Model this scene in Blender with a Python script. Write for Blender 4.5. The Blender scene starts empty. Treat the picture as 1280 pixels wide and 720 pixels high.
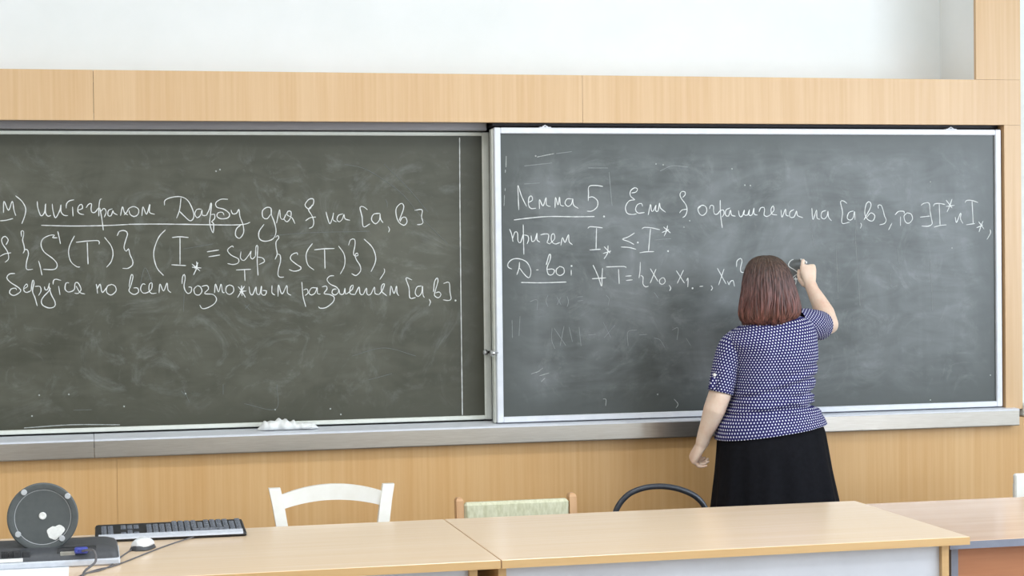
import bpy, math, random
from mathutils import Vector, Matrix, noise
random.seed(7)
scene = bpy.context.scene
C = scene.collection

# ------------------------------------------------------------------ camera, light, exposure
FPX = 2302.637                                  # focal length in pixels of the 1280 px wide frame
YAW, PITCH, ROLL = 0.228985, -0.018269, -0.011598
CAM = Vector((-0.4888, -7.2355, 1.625))
_F = Vector((math.sin(YAW)*math.cos(PITCH), math.cos(YAW)*math.cos(PITCH), math.sin(PITCH)))
_R0 = Vector((math.cos(YAW), -math.sin(YAW), 0)); _U0 = _R0.cross(_F)
_R = _R0*math.cos(ROLL) + _U0*math.sin(ROLL); _U = _U0*math.cos(ROLL) - _R0*math.sin(ROLL)
cam_data = bpy.data.cameras.new('camera'); cam = bpy.data.objects.new('camera', cam_data); C.objects.link(cam)
cam_data.sensor_width = 36; cam_data.lens = FPX/1280*36; cam_data.clip_start = 0.05
M = Matrix.Identity(4)
for i in range(3):
    M[i][0] = _R[i]; M[i][1] = _U[i]; M[i][2] = -_F[i]; M[i][3] = CAM[i]
cam.matrix_world = M
scene.camera = cam

scene.view_settings.view_transform = 'Standard'
scene.view_settings.look = 'None'
scene.view_settings.gamma = 1.0
scene.view_settings.use_curve_mapping = False
scene.view_settings.exposure = 0.0

world = bpy.data.worlds.new('world'); scene.world = world; world.use_nodes = True
world.node_tree.nodes['Background'].inputs[0].default_value = (0.80, 0.90, 1.0, 1)
world.node_tree.nodes['Background'].inputs[1].default_value = 1.0

def area(name, loc, rot, sx, sy, power, color):
    l = bpy.data.lights.new(name, 'AREA'); l.shape = 'RECTANGLE'; l.size = sx; l.size_y = sy
    l.energy = power; l.color = color
    o = bpy.data.objects.new(name, l); C.objects.link(o); o.location = loc; o.rotation_euler = rot
    return o
PI = math.pi
ROOM_L, ROOM_R, ROOM_B, CEIL = -4.2, 5.6, -12.0, 3.9
WIN = [(-4.9, -2.3), (-8.1, -5.5), (-11.3, -8.7)]      # daylight windows in the right-hand wall
for a, b in WIN:
    area('daylight', (ROOM_R + 0.16, (a + b)/2, 2.1), (0, PI/2, 0), 2.1, b - a, 180, (0.78, 0.885, 1.0))
FILL_LAMPS = [(-1.6, -2.6), (1.4, -2.6), (-1.6, -6.0), (1.4, -6.0), (-1.6, -9.4), (1.4, -9.4)]  # ceiling lamps added out of view as soft fill light
for x, y in FILL_LAMPS:
    area('fill_light', (x, y, CEIL - 0.12), (0, 0, 0), 1.2, 0.6, 37, (0.96, 0.98, 1.0))

def wp(px, py, Y):                                # where the line of sight of a photo point meets the depth Y
    d = _F + _R*((px - 640)/FPX) - _U*((py - 360)/FPX)
    return CAM + d*((Y - CAM.y)/d.y)
def wz(px, py, Z):
    d = _F + _R*((px - 640)/FPX) - _U*((py - 360)/FPX)
    return CAM + d*((Z - CAM.z)/d.z)

# ------------------------------------------------------------------ materials
def srgb(r, g, b):
    f = lambda c: c/12.92 if c <= 0.04045 else ((c + 0.055)/1.055)**2.4
    return (f(r/255), f(g/255), f(b/255), 1)
class Mat:
    def __init__(s, name, color=(0.8, 0.8, 0.8, 1), rough=0.5, metal=0.0, spec=0.5):
        s.m = bpy.data.materials.new(name); s.m.use_nodes = True
        s.nt = s.m.node_tree; s.b = s.nt.nodes['Principled BSDF']
        s.b.inputs['Base Color'].default_value = color
        s.b.inputs['Roughness'].default_value = rough
        s.b.inputs['Metallic'].default_value = metal
        s.b.inputs['Specular IOR Level'].default_value = spec
    def n(s, t, **kw):
        x = s.nt.nodes.new(t)
        for k, v in kw.items():
            if k in x.inputs: x.inputs[k].default_value = v
            else: setattr(x, k, v)
        return x
    def l(s, a, b): s.nt.links.new(a, b)
    def math(s, op, a, b=None, c=None):
        x = s.nt.nodes.new('ShaderNodeMath'); x.operation = op
        for i, v in enumerate((a, b, c)):
            if v is None: continue
            if isinstance(v, (int, float)): x.inputs[i].default_value = v
            else: s.l(v, x.inputs[i])
        return x.outputs[0]
    def coord(s, kind='Object', scale=(1, 1, 1)):
        tc = s.n('ShaderNodeTexCoord'); mp = s.n('ShaderNodeMapping'); mp.inputs['Scale'].default_value = scale
        s.l(tc.outputs[kind], mp.inputs[0]); return mp.outputs[0]
    def noise(s, vec, scale=1.0, detail=4, rough=0.55, dist=0.0):
        x = s.n('ShaderNodeTexNoise'); s.l(vec, x.inputs['Vector'])
        x.inputs['Scale'].default_value = scale; x.inputs['Detail'].default_value = detail
        x.inputs['Roughness'].default_value = rough; x.inputs['Distortion'].default_value = dist
        return x.outputs['Fac']
    def ramp(s, fac, stops):
        x = s.n('ShaderNodeValToRGB'); e = x.color_ramp.elements
        while len(e) < len(stops): e.new(0.5)
        for i, (p, c) in enumerate(stops): e[i].position = p; e[i].color = c
        s.l(fac, x.inputs[0]); return x.outputs[0]
    def mix(s, fac, a, b):
        x = s.n('ShaderNodeMix'); x.data_type = 'RGBA'
        for sock, v in ((x.inputs['Factor'], fac), (x.inputs['A'], a), (x.inputs['B'], b)):
            pass
        ins = [i for i in x.inputs if i.name == 'A' and i.type == 'RGBA'][0], [i for i in x.inputs if i.name == 'B' and i.type == 'RGBA'][0]
        f = [i for i in x.inputs if i.name == 'Factor' and i.type == 'VALUE'][0]
        for sock, v in ((f, fac), (ins[0], a), (ins[1], b)):
            if isinstance(v, (int, float, tuple)): sock.default_value = v
            else: s.l(v, sock)
        return [o for o in x.outputs if o.type == 'RGBA'][0]
    def color(s, sock): s.l(sock, s.b.inputs['Base Color'])
    def bump(s, sock, strength=0.2, dist=0.01):
        x = s.n('ShaderNodeBump'); x.inputs['Strength'].default_value = strength; x.inputs['Distance'].default_value = dist
        s.l(sock, x.inputs['Height']); s.l(x.outputs[0], s.b.inputs['Normal'])

def mottled(name, c1, c2, scale=30, rough=0.5, metal=0.0, spec=0.5, bump=0.0, stretch=(1, 1, 1)):
    m = Mat(name, c1, rough, metal, spec)
    f = m.noise(m.coord('Object', stretch), scale)
    m.color(m.ramp(f, [(0.3, c1), (0.7, c2)]))
    if bump: m.bump(f, bump, 0.004)
    return m.m
def wood(name, c1, c2, grain=(70, 70, 1.6), rough=0.42, spec=0.5):
    m = Mat(name, c1, rough, 0, spec)
    v = m.coord('Object', grain)
    a = m.noise(v, 1.0, 5, 0.6)
    b = m.noise(m.coord('Object', (grain[0]*0.12, grain[1]*0.12, grain[2]*0.12)), 1.0, 3)
    f = m.math('ADD', m.math('MULTIPLY', a, 0.6), m.math('MULTIPLY', b, 0.4))
    m.color(m.ramp(f, [(0.36, c1), (0.64, c2)]))
    m.bump(a, 0.04, 0.002)
    return m.m
MT = {}
MT['wood_wall'] = wood('wall_laminate', srgb(213, 174, 128), srgb(223, 188, 146), rough=0.36)
MT['wood_low'] = wood('lower_laminate', srgb(216, 168, 110), srgb(226, 184, 130), rough=0.36)
MT['table'] = wood('beech_tabletop', srgb(240, 211, 177), srgb(246, 221, 192), (1.5, 60, 60), 0.23, 0.5)
MT['table_edge'] = wood('beech_edge', srgb(206, 164, 110), srgb(214, 175, 122), (2, 50, 50), 0.4)
MT['table_red'] = wood('pinkish_tabletop', srgb(206, 168, 138), srgb(218, 184, 156), (1.5, 60, 60), 0.2, 0.5)
MT['panel_red'] = wood('reddish_panel', srgb(166, 104, 66), srgb(182, 120, 80), (2, 40, 40), 0.4)
MT['grey_edge'] = mottled('grey_edge', srgb(122, 125, 138), srgb(130, 133, 146), 40, 0.45)
MT['panel_white'] = mottled('grey_white_panel', srgb(206, 206, 212), srgb(214, 214, 220), 8, 0.5)
MT['white_wall'] = mottled('white_plaster', srgb(240, 243, 242), srgb(246, 248, 248), 3, 0.9, spec=0.2)
MT['ceiling'] = mottled('ceiling_white', srgb(240, 240, 236), srgb(246, 246, 243), 3, 0.9, spec=0.2)
MT['side_wall'] = mottled('side_wall_cream', srgb(222, 222, 218), srgb(228, 228, 224), 3, 0.9, spec=0.2)
MT['floor'] = mottled('floor_linoleum', srgb(140, 134, 126), srgb(152, 146, 138), 25, 0.4)
MT['white_trim'] = mottled('white_paint', srgb(232, 235, 230), srgb(240, 243, 238), 20, 0.5)
MT['niche_shade'] = mottled('shade_darkened_niche', srgb(58, 53, 56), srgb(66, 61, 64), 12, 0.7)  # niche colour darkened to paint in the shade of the narrow gaps
MT['gap_shade_black'] = mottled('painted_gap_shade', srgb(38, 35, 40), srgb(46, 42, 46), 30, 0.6)  # near-black colour standing for shade above the front board
MT['frame_white'] = mottled('white_board_frame', srgb(226, 229, 236), srgb(236, 238, 244), 25, 0.35)
MT['frame_pale'] = mottled('pale_frame_profile', srgb(222, 224, 214), srgb(230, 232, 224), 25, 0.4)
MT['alu'] = mottled('brushed_aluminium', srgb(190, 182, 172), srgb(206, 200, 192), 60, 0.28, 0.85, stretch=(0.3, 3, 12))
MT['alu_track'] = mottled('aluminium_track', srgb(150, 146, 148), srgb(164, 160, 162), 40, 0.45, 0.3, stretch=(0.2, 3, 12))
MT['chrome'] = mottled('chrome', srgb(200, 200, 200), srgb(212, 212, 212), 40, 0.2, 1.0)
MT['chalk'] = mottled('chalk', srgb(226, 228, 226), srgb(240, 241, 240), 400, 0.95, spec=0.1)
MT['chalk_thin'] = mottled('thin_chalk', srgb(150, 153, 150), srgb(196, 198, 196), 260, 0.95, spec=0.1)
MT['chalk_ghost_pale'] = mottled('wiped_chalk_pale', srgb(136, 140, 140), srgb(152, 156, 156), 200, 0.95, spec=0.1)
MT['chalk_ghost'] = mottled('wiped_chalk', srgb(106, 109, 106), srgb(118, 121, 118), 200, 0.95, spec=0.1)
MT['cloth_white'] = mottled('white_rag_cloth', srgb(238, 239, 236), srgb(248, 248, 246), 120, 0.9, bump=0.3)
MT['chair_white'] = mottled('white_painted_wood', srgb(244, 240, 230), srgb(250, 247, 240), 20, 0.4)
MT['chair_wood'] = wood('chair_post_wood', srgb(200, 152, 108), srgb(214, 170, 126), (50, 50, 4), 0.45)
MT['chair_cloth'] = mottled('pale_green_upholstery', srgb(196, 194, 160), srgb(224, 222, 196), 90, 0.9, bump=0.3, stretch=(1, 1, 0.35))
MT['tube_dark'] = mottled('dark_painted_tube', srgb(52, 54, 60), srgb(62, 64, 70), 30, 0.35, 0.3)
MT['seat_black'] = mottled('black_vinyl', srgb(36, 36, 38), srgb(44, 44, 46), 60, 0.5, bump=0.2)
MT['plastic_dark'] = mottled('dark_grey_plastic', srgb(66, 68, 72), srgb(74, 76, 80), 80, 0.45)
MT['plastic_disc'] = mottled('disc_grey_plastic', srgb(78, 82, 82), srgb(84, 88, 88), 60, 0.55)
MT['plastic_black'] = mottled('black_plastic', srgb(34, 35, 38), srgb(42, 43, 46), 80, 0.4)
MT['key_cap'] = mottled('key_cap_grey', srgb(62, 66, 74), srgb(124, 128, 136), 130, 0.5)
MT['silver'] = mottled('silver_plastic', srgb(192, 196, 204), srgb(204, 208, 216), 60, 0.4)
MT['screen'] = mottled('screen_glass', srgb(24, 26, 30), srgb(28, 30, 34), 20, 0.2)
MT['pad_grey'] = mottled('grey_rubber', srgb(176, 178, 180), srgb(190, 192, 194), 100, 0.7)
MT['metal_port'] = mottled('port_metal', srgb(150, 148, 140), srgb(166, 164, 156), 90, 0.4, 0.6)
MT['blue_plug'] = mottled('blue_plug_plastic', srgb(56, 66, 150), srgb(66, 78, 168), 60, 0.4)
MT['cable'] = mottled('grey_cable', srgb(92, 90, 92), srgb(104, 102, 104), 60, 0.5)
MT['mouse_white'] = mottled('white_mouse_plastic', srgb(228, 230, 232), srgb(236, 238, 240), 40, 0.35)
MT['paper'] = mottled('white_paper', srgb(240, 241, 242), srgb(246, 247, 248), 20, 0.8)
MT['sticker'] = mottled('sticker_white', srgb(222, 222, 218), srgb(236, 236, 232), 120, 0.7)
MT['skirt'] = mottled('black_skirt_cloth', srgb(18, 18, 22), srgb(24, 24, 29), 60, 0.9, 0, 0.15, bump=0.15)
MT['shoe'] = mottled('black_shoe_leather', srgb(30, 28, 28), srgb(38, 36, 36), 40, 0.4)
MT['button'] = mottled('pale_button', srgb(226, 222, 214), srgb(236, 232, 226), 80, 0.4)
MT['eye'] = mottled('eye_white', srgb(232, 228, 224), srgb(238, 234, 230), 50, 0.25)
MT['iris'] = mottled('brown_iris', srgb(70, 48, 34), srgb(86, 60, 42), 200, 0.25)

def skin_mat():
    m = Mat('skin', srgb(228, 190, 168), 0.5, 0, 0.35)
    v = m.coord('Object')
    f = m.math('ADD', m.math('MULTIPLY', m.noise(v, 14, 4), 0.7), m.math('MULTIPLY', m.noise(v, 90, 3), 0.3))
    m.color(m.ramp(f, [(0.30, srgb(234, 194, 170)), (0.52, srgb(241, 212, 190)), (0.7, srgb(244, 220, 201))]))
    m.b.inputs['Subsurface Weight'].default_value = 0.08
    m.b.inputs['Subsurface Radius'].default_value = (0.012, 0.005, 0.003)
    return m.m
MT['skin'] = skin_mat()

def hair_mat():
    m = Mat('auburn_hair', srgb(80, 56, 48), 0.42, 0, 0.5)
    g = m.n('ShaderNodeTexCoord'); sp = m.n('ShaderNodeSeparateXYZ'); m.l(g.outputs['Generated'], sp.inputs[0])
    st = m.noise(m.coord('Object', (1, 1, 0.06)), 130, 3)
    h = m.math('ADD', sp.outputs['Z'], m.math('MULTIPLY', m.math('SUBTRACT', st, 0.5), 0.35))
    a = m.ramp(h, [(0.0, srgb(146, 98, 80)), (0.3, srgb(134, 86, 78)), (0.62, srgb(112, 80, 76)), (1.0, srgb(92, 74, 62))])
    d = m.ramp(st, [(0.38, (0.28, 0.28, 0.28, 1)), (0.62, (1.0, 1.0, 1.0, 1))])
    x = m.n('ShaderNodeMix'); x.data_type = 'RGBA'; x.blend_type = 'MULTIPLY'
    cs = [i for i in x.inputs if i.type == 'RGBA']; fs = [i for i in x.inputs if i.type == 'VALUE'][0]
    fs.default_value = 1.0; m.l(a, cs[0]); m.l(d, cs[1])
    m.color([o for o in x.outputs if o.type == 'RGBA'][0])
    return m.m
MT['hair'] = hair_mat()

def dots_mat():
    m = Mat('dotted_navy_cloth', srgb(40, 40, 92), 0.85, 0, 0.2)
    uv = m.n('ShaderNodeUVMap'); uv.uv_map = 'UVMap'
    sp = m.n('ShaderNodeSeparateXYZ'); m.l(uv.outputs[0], sp.inputs[0])
    A, B = 0.0126, 0.0104
    row = m.math('DIVIDE', sp.outputs['Y'], B)
    fl = m.math('FLOOR', row)
    odd = m.math('MULTIPLY', m.math('MODULO', fl, 2.0), 0.5)
    fx = m.math('SUBTRACT', m.math('FRACT', m.math('ADD', m.math('DIVIDE', sp.outputs['X'], A), odd)), 0.5)
    fy = m.math('SUBTRACT', m.math('FRACT', row), 0.5)
    dx = m.math('MULTIPLY', fx, A); dy = m.math('MULTIPLY', fy, B)
    d = m.math('SQRT', m.math('ADD', m.math('MULTIPLY', dx, dx), m.math('MULTIPLY', dy, dy)))
    k = m.math('MULTIPLY', m.math('SUBTRACT', 0.0032, d), 1600.0)
    k = m.math('MINIMUM', m.math('MAXIMUM', k, 0.0), 1.0)
    m.color(m.mix(k, srgb(42, 40, 96), srgb(226, 226, 238)))
    return m.m
MT['dots'] = dots_mat()

def board_mat(name, base, dust, seed, x0, x1, z0, z1, amt, rough):
    m = Mat(name, base, rough, 0, 0.45)
    v = m.coord('Object'); 
    off = m.n('ShaderNodeMapping'); off.inputs['Location'].default_value = (seed, seed*0.7, seed*1.3); m.l(v, off.inputs[0]); v2 = off.outputs[0]
    big = m.noise(v2, 2.3, 4, 0.55, 1.6)
    mp = m.n('ShaderNodeMapping'); mp.inputs['Scale'].default_value = (7, 1, 0.9); m.l(v2, mp.inputs[0])
    streak = m.noise(mp.outputs[0], 2.0, 4, 0.5, 0.6)
    mp2 = m.n('ShaderNodeMapping'); mp2.inputs['Scale'].default_value = (1.0, 1, 3.2); mp2.inputs['Rotation'].default_value = (0, 0.5, 0); m.l(v2, mp2.inputs[0])
    wipe = m.noise(mp2.outputs[0], 3.0, 4, 0.5, 2.6)
    f = m.math('ADD', m.math('MULTIPLY', big, 0.58), m.math('ADD', m.math('MULTIPLY', streak, 0.14), m.math('MULTIPLY', wipe, 0.28)))
    f = m.math('MULTIPLY', m.math('SUBTRACT', f, 0.36), 2.8)
    f = m.math('MINIMUM', m.math('MAXIMUM', f, 0.0), 1.0)
    sp = m.n('ShaderNodeSeparateXYZ'); m.l(m.coord('Object'), sp.inputs[0])
    def edge(s, lo, hi):                       # hands and sponge do not reach the very borders of a board
        t = m.math('MINIMUM', m.math('SUBTRACT', s, lo), m.math('SUBTRACT', hi, s))
        return m.math('MINIMUM', m.math('MAXIMUM', m.math('MULTIPLY', t, 7.0), 0.0), 1.0)
    e = m.math('MULTIPLY', edge(sp.outputs['X'], x0, x1), edge(sp.outputs['Z'], z0, z1))
    sm = m.noise(v2, 3.6, 6, 0.7, 3.5)
    gr = m.noise(v2, 38.0, 3, 0.7)
    sm = m.math('MINIMUM', m.math('MAXIMUM', m.math('MULTIPLY', m.math('SUBTRACT', sm, 0.52), 5.0), 0.0), 1.0)
    sm = m.math('MULTIPLY', sm, m.math('MULTIPLY', gr, 0.9))
    f = m.math('MULTIPLY', m.math('MULTIPLY', f, e), amt)
    sm = m.math('MULTIPLY', m.math('MULTIPLY', sm, e), 0.34)
    m.color(m.mix(sm, m.mix(f, base, dust), srgb(186, 189, 189)))
    return m.m
MT['board_left'] = board_mat('left_board_surface', srgb(70, 70, 58), srgb(128, 127, 114), 3.1, -2.4, 1.10, 0.97, 2.11, 0.42, 0.36)
MT['board_right'] = board_mat('right_board_surface', srgb(80, 84, 82), srgb(150, 154, 156), 8.4, 1.15, 3.33, 0.97, 2.11, 0.55, 0.36)

# ------------------------------------------------------------------ mesh helpers
class MB:
    def __init__(s): s.v = []; s.f = []; s.uv = []
    def add(s, vs, fs, uvs=None):
        o = len(s.v); s.v += [tuple(p) for p in vs]; s.f += [tuple(i + o for i in f) for f in fs]
        s.uv += uvs if uvs else [None]*len(vs)
        return s
    def box(s, x0, x1, y0, y1, z0, z1, bev=0.0):
        b = min(bev, (x1-x0)*0.45, (y1-y0)*0.45, (z1-z0)*0.45)
        if b <= 0:
            v = [(x, y, z) for x in (x0, x1) for y in (y0, y1) for z in (z0, z1)]
            return s.add(v, [(0, 1, 3, 2), (4, 6, 7, 5), (0, 4, 5, 1), (2, 3, 7, 6), (0, 2, 6, 4), (1, 5, 7, 3)])
        v = []; idx = {}
        for i, (x, sx) in enumerate(((x0, 1), (x1, -1))):
            for j, (y, sy) in enumerate(((y0, 1), (y1, -1))):
                for k, (z, sz) in enumerate(((z0, 1), (z1, -1))):
                    idx[i, j, k, 0] = len(v); v.append((x, y + sy*b, z + sz*b))
                    idx[i, j, k, 1] = len(v); v.append((x + sx*b, y, z + sz*b))
                    idx[i, j, k, 2] = len(v); v.append((x + sx*b, y + sy*b, z))
        f = []
        for i in (0, 1):
            f.append([idx[i, 0, 0, 0], idx[i, 0, 1, 0], idx[i, 1, 1, 0], idx[i, 1, 0, 0]])
            f.append([idx[0, i, 0, 1], idx[1, i, 0, 1], idx[1, i, 1, 1], idx[0, i, 1, 1]])
            f.append([idx[0, 0, i, 2], idx[0, 1, i, 2], idx[1, 1, i, 2], idx[1, 0, i, 2]])
        for a in (0, 1):
            for c in (0, 1):
                f.append([idx[a, c, 0, 0], idx[a, c, 1, 0], idx[a, c, 1, 1], idx[a, c, 0, 1]])
                f.append([idx[a, 0, c, 0], idx[a, 1, c, 0], idx[a, 1, c, 2], idx[a, 0, c, 2]])
                f.append([idx[0, a, c, 1], idx[1, a, c, 1], idx[1, a, c, 2], idx[0, a, c, 2]])
        for i in (0, 1):
            for j in (0, 1):
                for k in (0, 1): f.append([idx[i, j, k, 0], idx[i, j, k, 1], idx[i, j, k, 2]])
        return s.add(v, f)
    def loft(s, rings, caps=(True, True), uvs=None, closed=True):
        n = len(rings[0]); v = [p for r in rings for p in r]; f = []
        for i in range(len(rings) - 1):
            for j in range(n if closed else n - 1):
                k = (j + 1) % n
                f.append((i*n + j, i*n + k, (i+1)*n + k, (i+1)*n + j))
        if caps[0]: f.append(tuple(range(n - 1, -1, -1)))
        if caps[1]: f.append(tuple((len(rings) - 1)*n + j for j in range(n)))
        return s.add(v, f, uvs)
    def tube(s, pts, rad, n=12, flat=1.0, up=None, round_ends=True):
        pts = [Vector(p) for p in pts]
        if isinstance(rad, (int, float)): rad = [rad]*len(pts)
        rad = list(rad)
        if round_ends:
            d0 = (pts[0] - pts[1]).normalized(); d1 = (pts[-1] - pts[-2]).normalized()
            A = [(pts[0] + d0*rad[0]*t, rad[0]*math.sqrt(max(0.0, 1 - t*t))) for t in (0.97, 0.8, 0.45)]
            B = [(pts[-1] + d1*rad[-1]*t, rad[-1]*math.sqrt(max(0.0, 1 - t*t))) for t in (0.45, 0.8, 0.97)]
            pts = [a[0] for a in A] + pts + [b[0] for b in B]; rad = [a[1] for a in A] + rad + [b[1] for b in B]
        rings = []; u = None
        for i, p in enumerate(pts):
            t = (pts[min(i+1, len(pts)-1)] - pts[max(i-1, 0)]).normalized()
            if u is None:
                ref = Vector(up) if up else (Vector((0, 0, 1)) if abs(t.z) < 0.9 else Vector((1, 0, 0)))
                u = (ref - t*ref.dot(t)).normalized()
            else:
                u = (u - t*u.dot(t)).normalized()
            w = t.cross(u)
            rings.append([p + (u*math.cos(a)*flat + w*math.sin(a))*rad[i] for a in [2*PI*k/n for k in range(n)]])
        return s.loft(rings)
    def lathe(s, prof, n=48, axis='z', center=(0, 0, 0), capped=True):
        c = Vector(center); rings = []
        for r, h in prof:
            ring = []
            for k in range(n):
                a = 2*PI*k/n
                if axis == 'z': ring.append(c + Vector((r*math.cos(a), r*math.sin(a), h)))
                elif axis == 'y': ring.append(c + Vector((r*math.cos(a), h, r*math.sin(a))))
                else: ring.append(c + Vector((h, r*math.cos(a), r*math.sin(a))))
            rings.append(ring)
        return s.loft(rings, (capped, capped))
    def ball(s, c, r, n=16, m=10, rot=None):
        c = Vector(c); r = Vector(r) if not isinstance(r, (int, float)) else Vector((r, r, r))
        rings = []
        for i in range(m + 1):
            t = -PI/2 + PI*(i + 0.02)/(m + 0.04)
            ring = []
            for k in range(n):
                a = 2*PI*k/n
                p = Vector((r.x*math.cos(t)*math.cos(a), r.y*math.cos(t)*math.sin(a), r.z*math.sin(t)))
                if rot: p = rot @ p
                ring.append(c + p)
            rings.append(ring)
        return s.loft(rings)
    def build(s, name, mat, parent=None, smooth=False, angle=None):
        me = bpy.data.meshes.new(name); me.from_pydata(s.v, [], s.f); me.validate(); 
        import bmesh
        bm = bmesh.new(); bm.from_mesh(me); bmesh.ops.recalc_face_normals(bm, faces=bm.faces); bm.to_mesh(me); bm.free()
        if any(u is not None for u in s.uv):
            ul = me.uv_layers.new(name='UVMap')
            for lp in me.loops:
                u = s.uv[lp.vertex_index]
                ul.data[lp.index].uv = u if u else (0, 0)
        me.materials.append(MT[mat])
        if smooth:
            me.polygons.foreach_set('use_smooth', [True]*len(me.polygons))
            if angle: me.set_sharp_from_angle(angle=math.radians(angle))
        o = bpy.data.objects.new(name, me); C.objects.link(o)
        if parent: o.parent = parent
        return o
def tag(o, label=None, cat=None, group=None, kind=None):
    if label: o['label'] = label
    if cat: o['category'] = cat
    if group: o['group'] = group
    if kind: o['kind'] = kind
    return o
def thing(name, label, cat, loc=(0, 0, 0), rz=0.0, group=None):
    o = bpy.data.objects.new(name, None); C.objects.link(o); o.location = loc; o.rotation_euler = (0, 0, rz)
    o.empty_display_size = 0.1
    return tag(o, label, cat, group)
def copy_tree(o, parent=None):
    c = o.copy(); C.objects.link(c)
    if parent: c.parent = parent
    for ch in list(o.children): copy_tree(ch, c)
    return c
def struct(mb, name, mat, smooth=False):
    return tag(mb.build(name, mat, None, smooth), kind='structure')
def bake(o, mods):
    for t, kw in mods:
        md = o.modifiers.new(t.lower(), t)
        for k, v in kw.items(): setattr(md, k, v)
    dg = bpy.context.evaluated_depsgraph_get(); dg.update()
    me = bpy.data.meshes.new_from_object(o.evaluated_get(dg))
    o.modifiers.clear(); old = o.data; nm = old.name; o.data = me; bpy.data.meshes.remove(old); me.name = nm
    me.polygons.foreach_set('use_smooth', [True]*len(me.polygons))
    return o
def crom(pts, step):
    P = [Vector(p) for p in pts]
    if len(P) == 2:
        k = max(2, int((P[1]-P[0]).length/step)); return [P[0].lerp(P[1], i/k) for i in range(k + 1)]
    Q = [P[0]*2 - P[1]] + P + [P[-1]*2 - P[-2]]; out = []
    for i in range(1, len(Q) - 2):
        a, b, c, d = Q[i-1], Q[i], Q[i+1], Q[i+2]
        k = max(2, int((c - b).length/step))
        for j in range(k):
            t = j/k
            out.append(0.5*((2*b) + (c - a)*t + (2*a - 5*b + 4*c - d)*t*t + (3*b - a - 3*c + d)*t**3))
    out.append(P[-1]); return out

# ------------------------------------------------------------------ the room
BACK = 0.32                                              # plane of the white wall behind the panelling
struct(MB().box(ROOM_L, ROOM_R, ROOM_B, BACK + 0.1, -0.1, 0), 'floor', 'floor')
struct(MB().box(ROOM_L, ROOM_R, ROOM_B, BACK + 0.1, CEIL, CEIL + 0.1), 'ceiling', 'ceiling')
struct(MB().box(ROOM_L - 0.1, ROOM_R + 0.1, BACK, BACK + 0.1, 0, CEIL), 'wall_front', 'white_wall')
struct(MB().box(ROOM_L - 0.1, ROOM_L, ROOM_B, BACK, 0, CEIL), 'wall_left', 'side_wall')
struct(MB().box(ROOM_L - 0.1, ROOM_R + 0.1, ROOM_B - 0.1, ROOM_B, 0, CEIL), 'wall_back', 'side_wall')
w = MB(); w.box(ROOM_R, ROOM_R + 0.1, ROOM_B, BACK, 0, 1.0); w.box(ROOM_R, ROOM_R + 0.1, ROOM_B, BACK, 3.2, CEIL)
ys = [ROOM_B] + [v for ab in reversed(WIN) for v in ab] + [BACK]
for i in range(0, len(ys), 2): w.box(ROOM_R, ROOM_R + 0.1, ys[i], ys[i+1], 1.0, 3.2)
struct(w, 'wall_right', 'side_wall')
for k, (a, b) in enumerate(WIN):
    f = MB(); x0, x1 = ROOM_R + 0.02, ROOM_R + 0.08
    f.box(x0, x1, a, b, 1.0, 1.06); f.box(x0, x1, a, b, 3.14, 3.2)
    for y in (a, (2*a + b)/3 - 0.03, (a + 2*b)/3 - 0.03, b - 0.06): f.box(x0, x1, y, y + 0.06, 1.06, 3.14)
    struct(f, 'window_%d' % (k + 1), 'white_trim')
for i, (x, y) in enumerate(FILL_LAMPS):  # housings for the added fill lamps
    t = thing('added_ceiling_light', 'unseen white ceiling light added for soft fill', 'light', (x, y, CEIL), 0, 'added fill lights')
    MB().box(-0.64, 0.64, -0.34, 0.34, -0.1, 0, 0.01).build('housing', 'white_trim', t)

XL = -2.6                                                # panelling runs on past the left of the frame
# wood band over the boards: three boards with hairline joints
ZB0, ZB1 = 2.155, 2.347
for k, (a, b) in enumerate(((XL, -0.4382), (-0.4366, 1.4947), (1.4962, 3.444))):
    struct(MB().box(a, b, -0.02, 0.02, ZB0, ZB1), 'trim_%d' % (k + 1), 'wood_wall')
struct(MB().box(XL, 3.444, 0.02, BACK, ZB1 - 0.02, ZB1), 'trim_4', 'wood_wall')          # top of the casing
struct(MB().box(3.237, 3.444, -0.02, 0.0, ZB1 + 0.001, CEIL), 'trim_5', 'wood_wall')     # upper pilaster
struct(MB().box(3.239, 3.444, 0.0, BACK, ZB1, CEIL), 'trim_16', 'white_wall')            # plastered return behind it
struct(MB().box(3.366, 3.444, -0.02, BACK, 0.935, ZB0 - 0.001), 'trim_6', 'wood_wall')    # casing stile at the right
xs = [XL, -1.9, -0.3715, 3.444, ROOM_R]
for k in range(len(xs) - 1):
    struct(MB().box(xs[k] + 0.0004, xs[k+1] - 0.0004, -0.02, 0.02, 0.0, 0.90), 'trim_%d' % (k + 7), 'wood_low')
struct(MB().box(XL, 3.366, 0.26, BACK, 0.90, ZB1 - 0.021), 'trim_12', 'niche_shade')        # back of the sliding niche
struct(MB().box(XL, 3.366, 0.02, 0.26, 0.86, 0.90), 'trim_13', 'niche_shade')
struct(MB().box(3.444, ROOM_R, -0.035, BACK, 0.90, 0.955, 0.006), 'trim_14', 'white_trim')  # white cap of the wainscot beyond
struct(MB().box(3.446, 3.52, 0.05, BACK, 0.955, CEIL), 'trim_15', 'white_trim')

# upper track of the sliding boards
t = thing('sliding_track', 'grey aluminium track under the wooden band, boards hang from it', 'track')
b = MB(); b.box(XL, 1.12, 0.085, 0.20, 2.128, 2.19, 0.003); b.build('rail', 'alu_track', t)
b = MB(); b.box(1.13, 3.362, 0.03, 0.20, 2.142, 2.19, 0.003); b.build('rail', 'gap_shade_black', t)  # dark strip added as painted shade between band and front board
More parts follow.
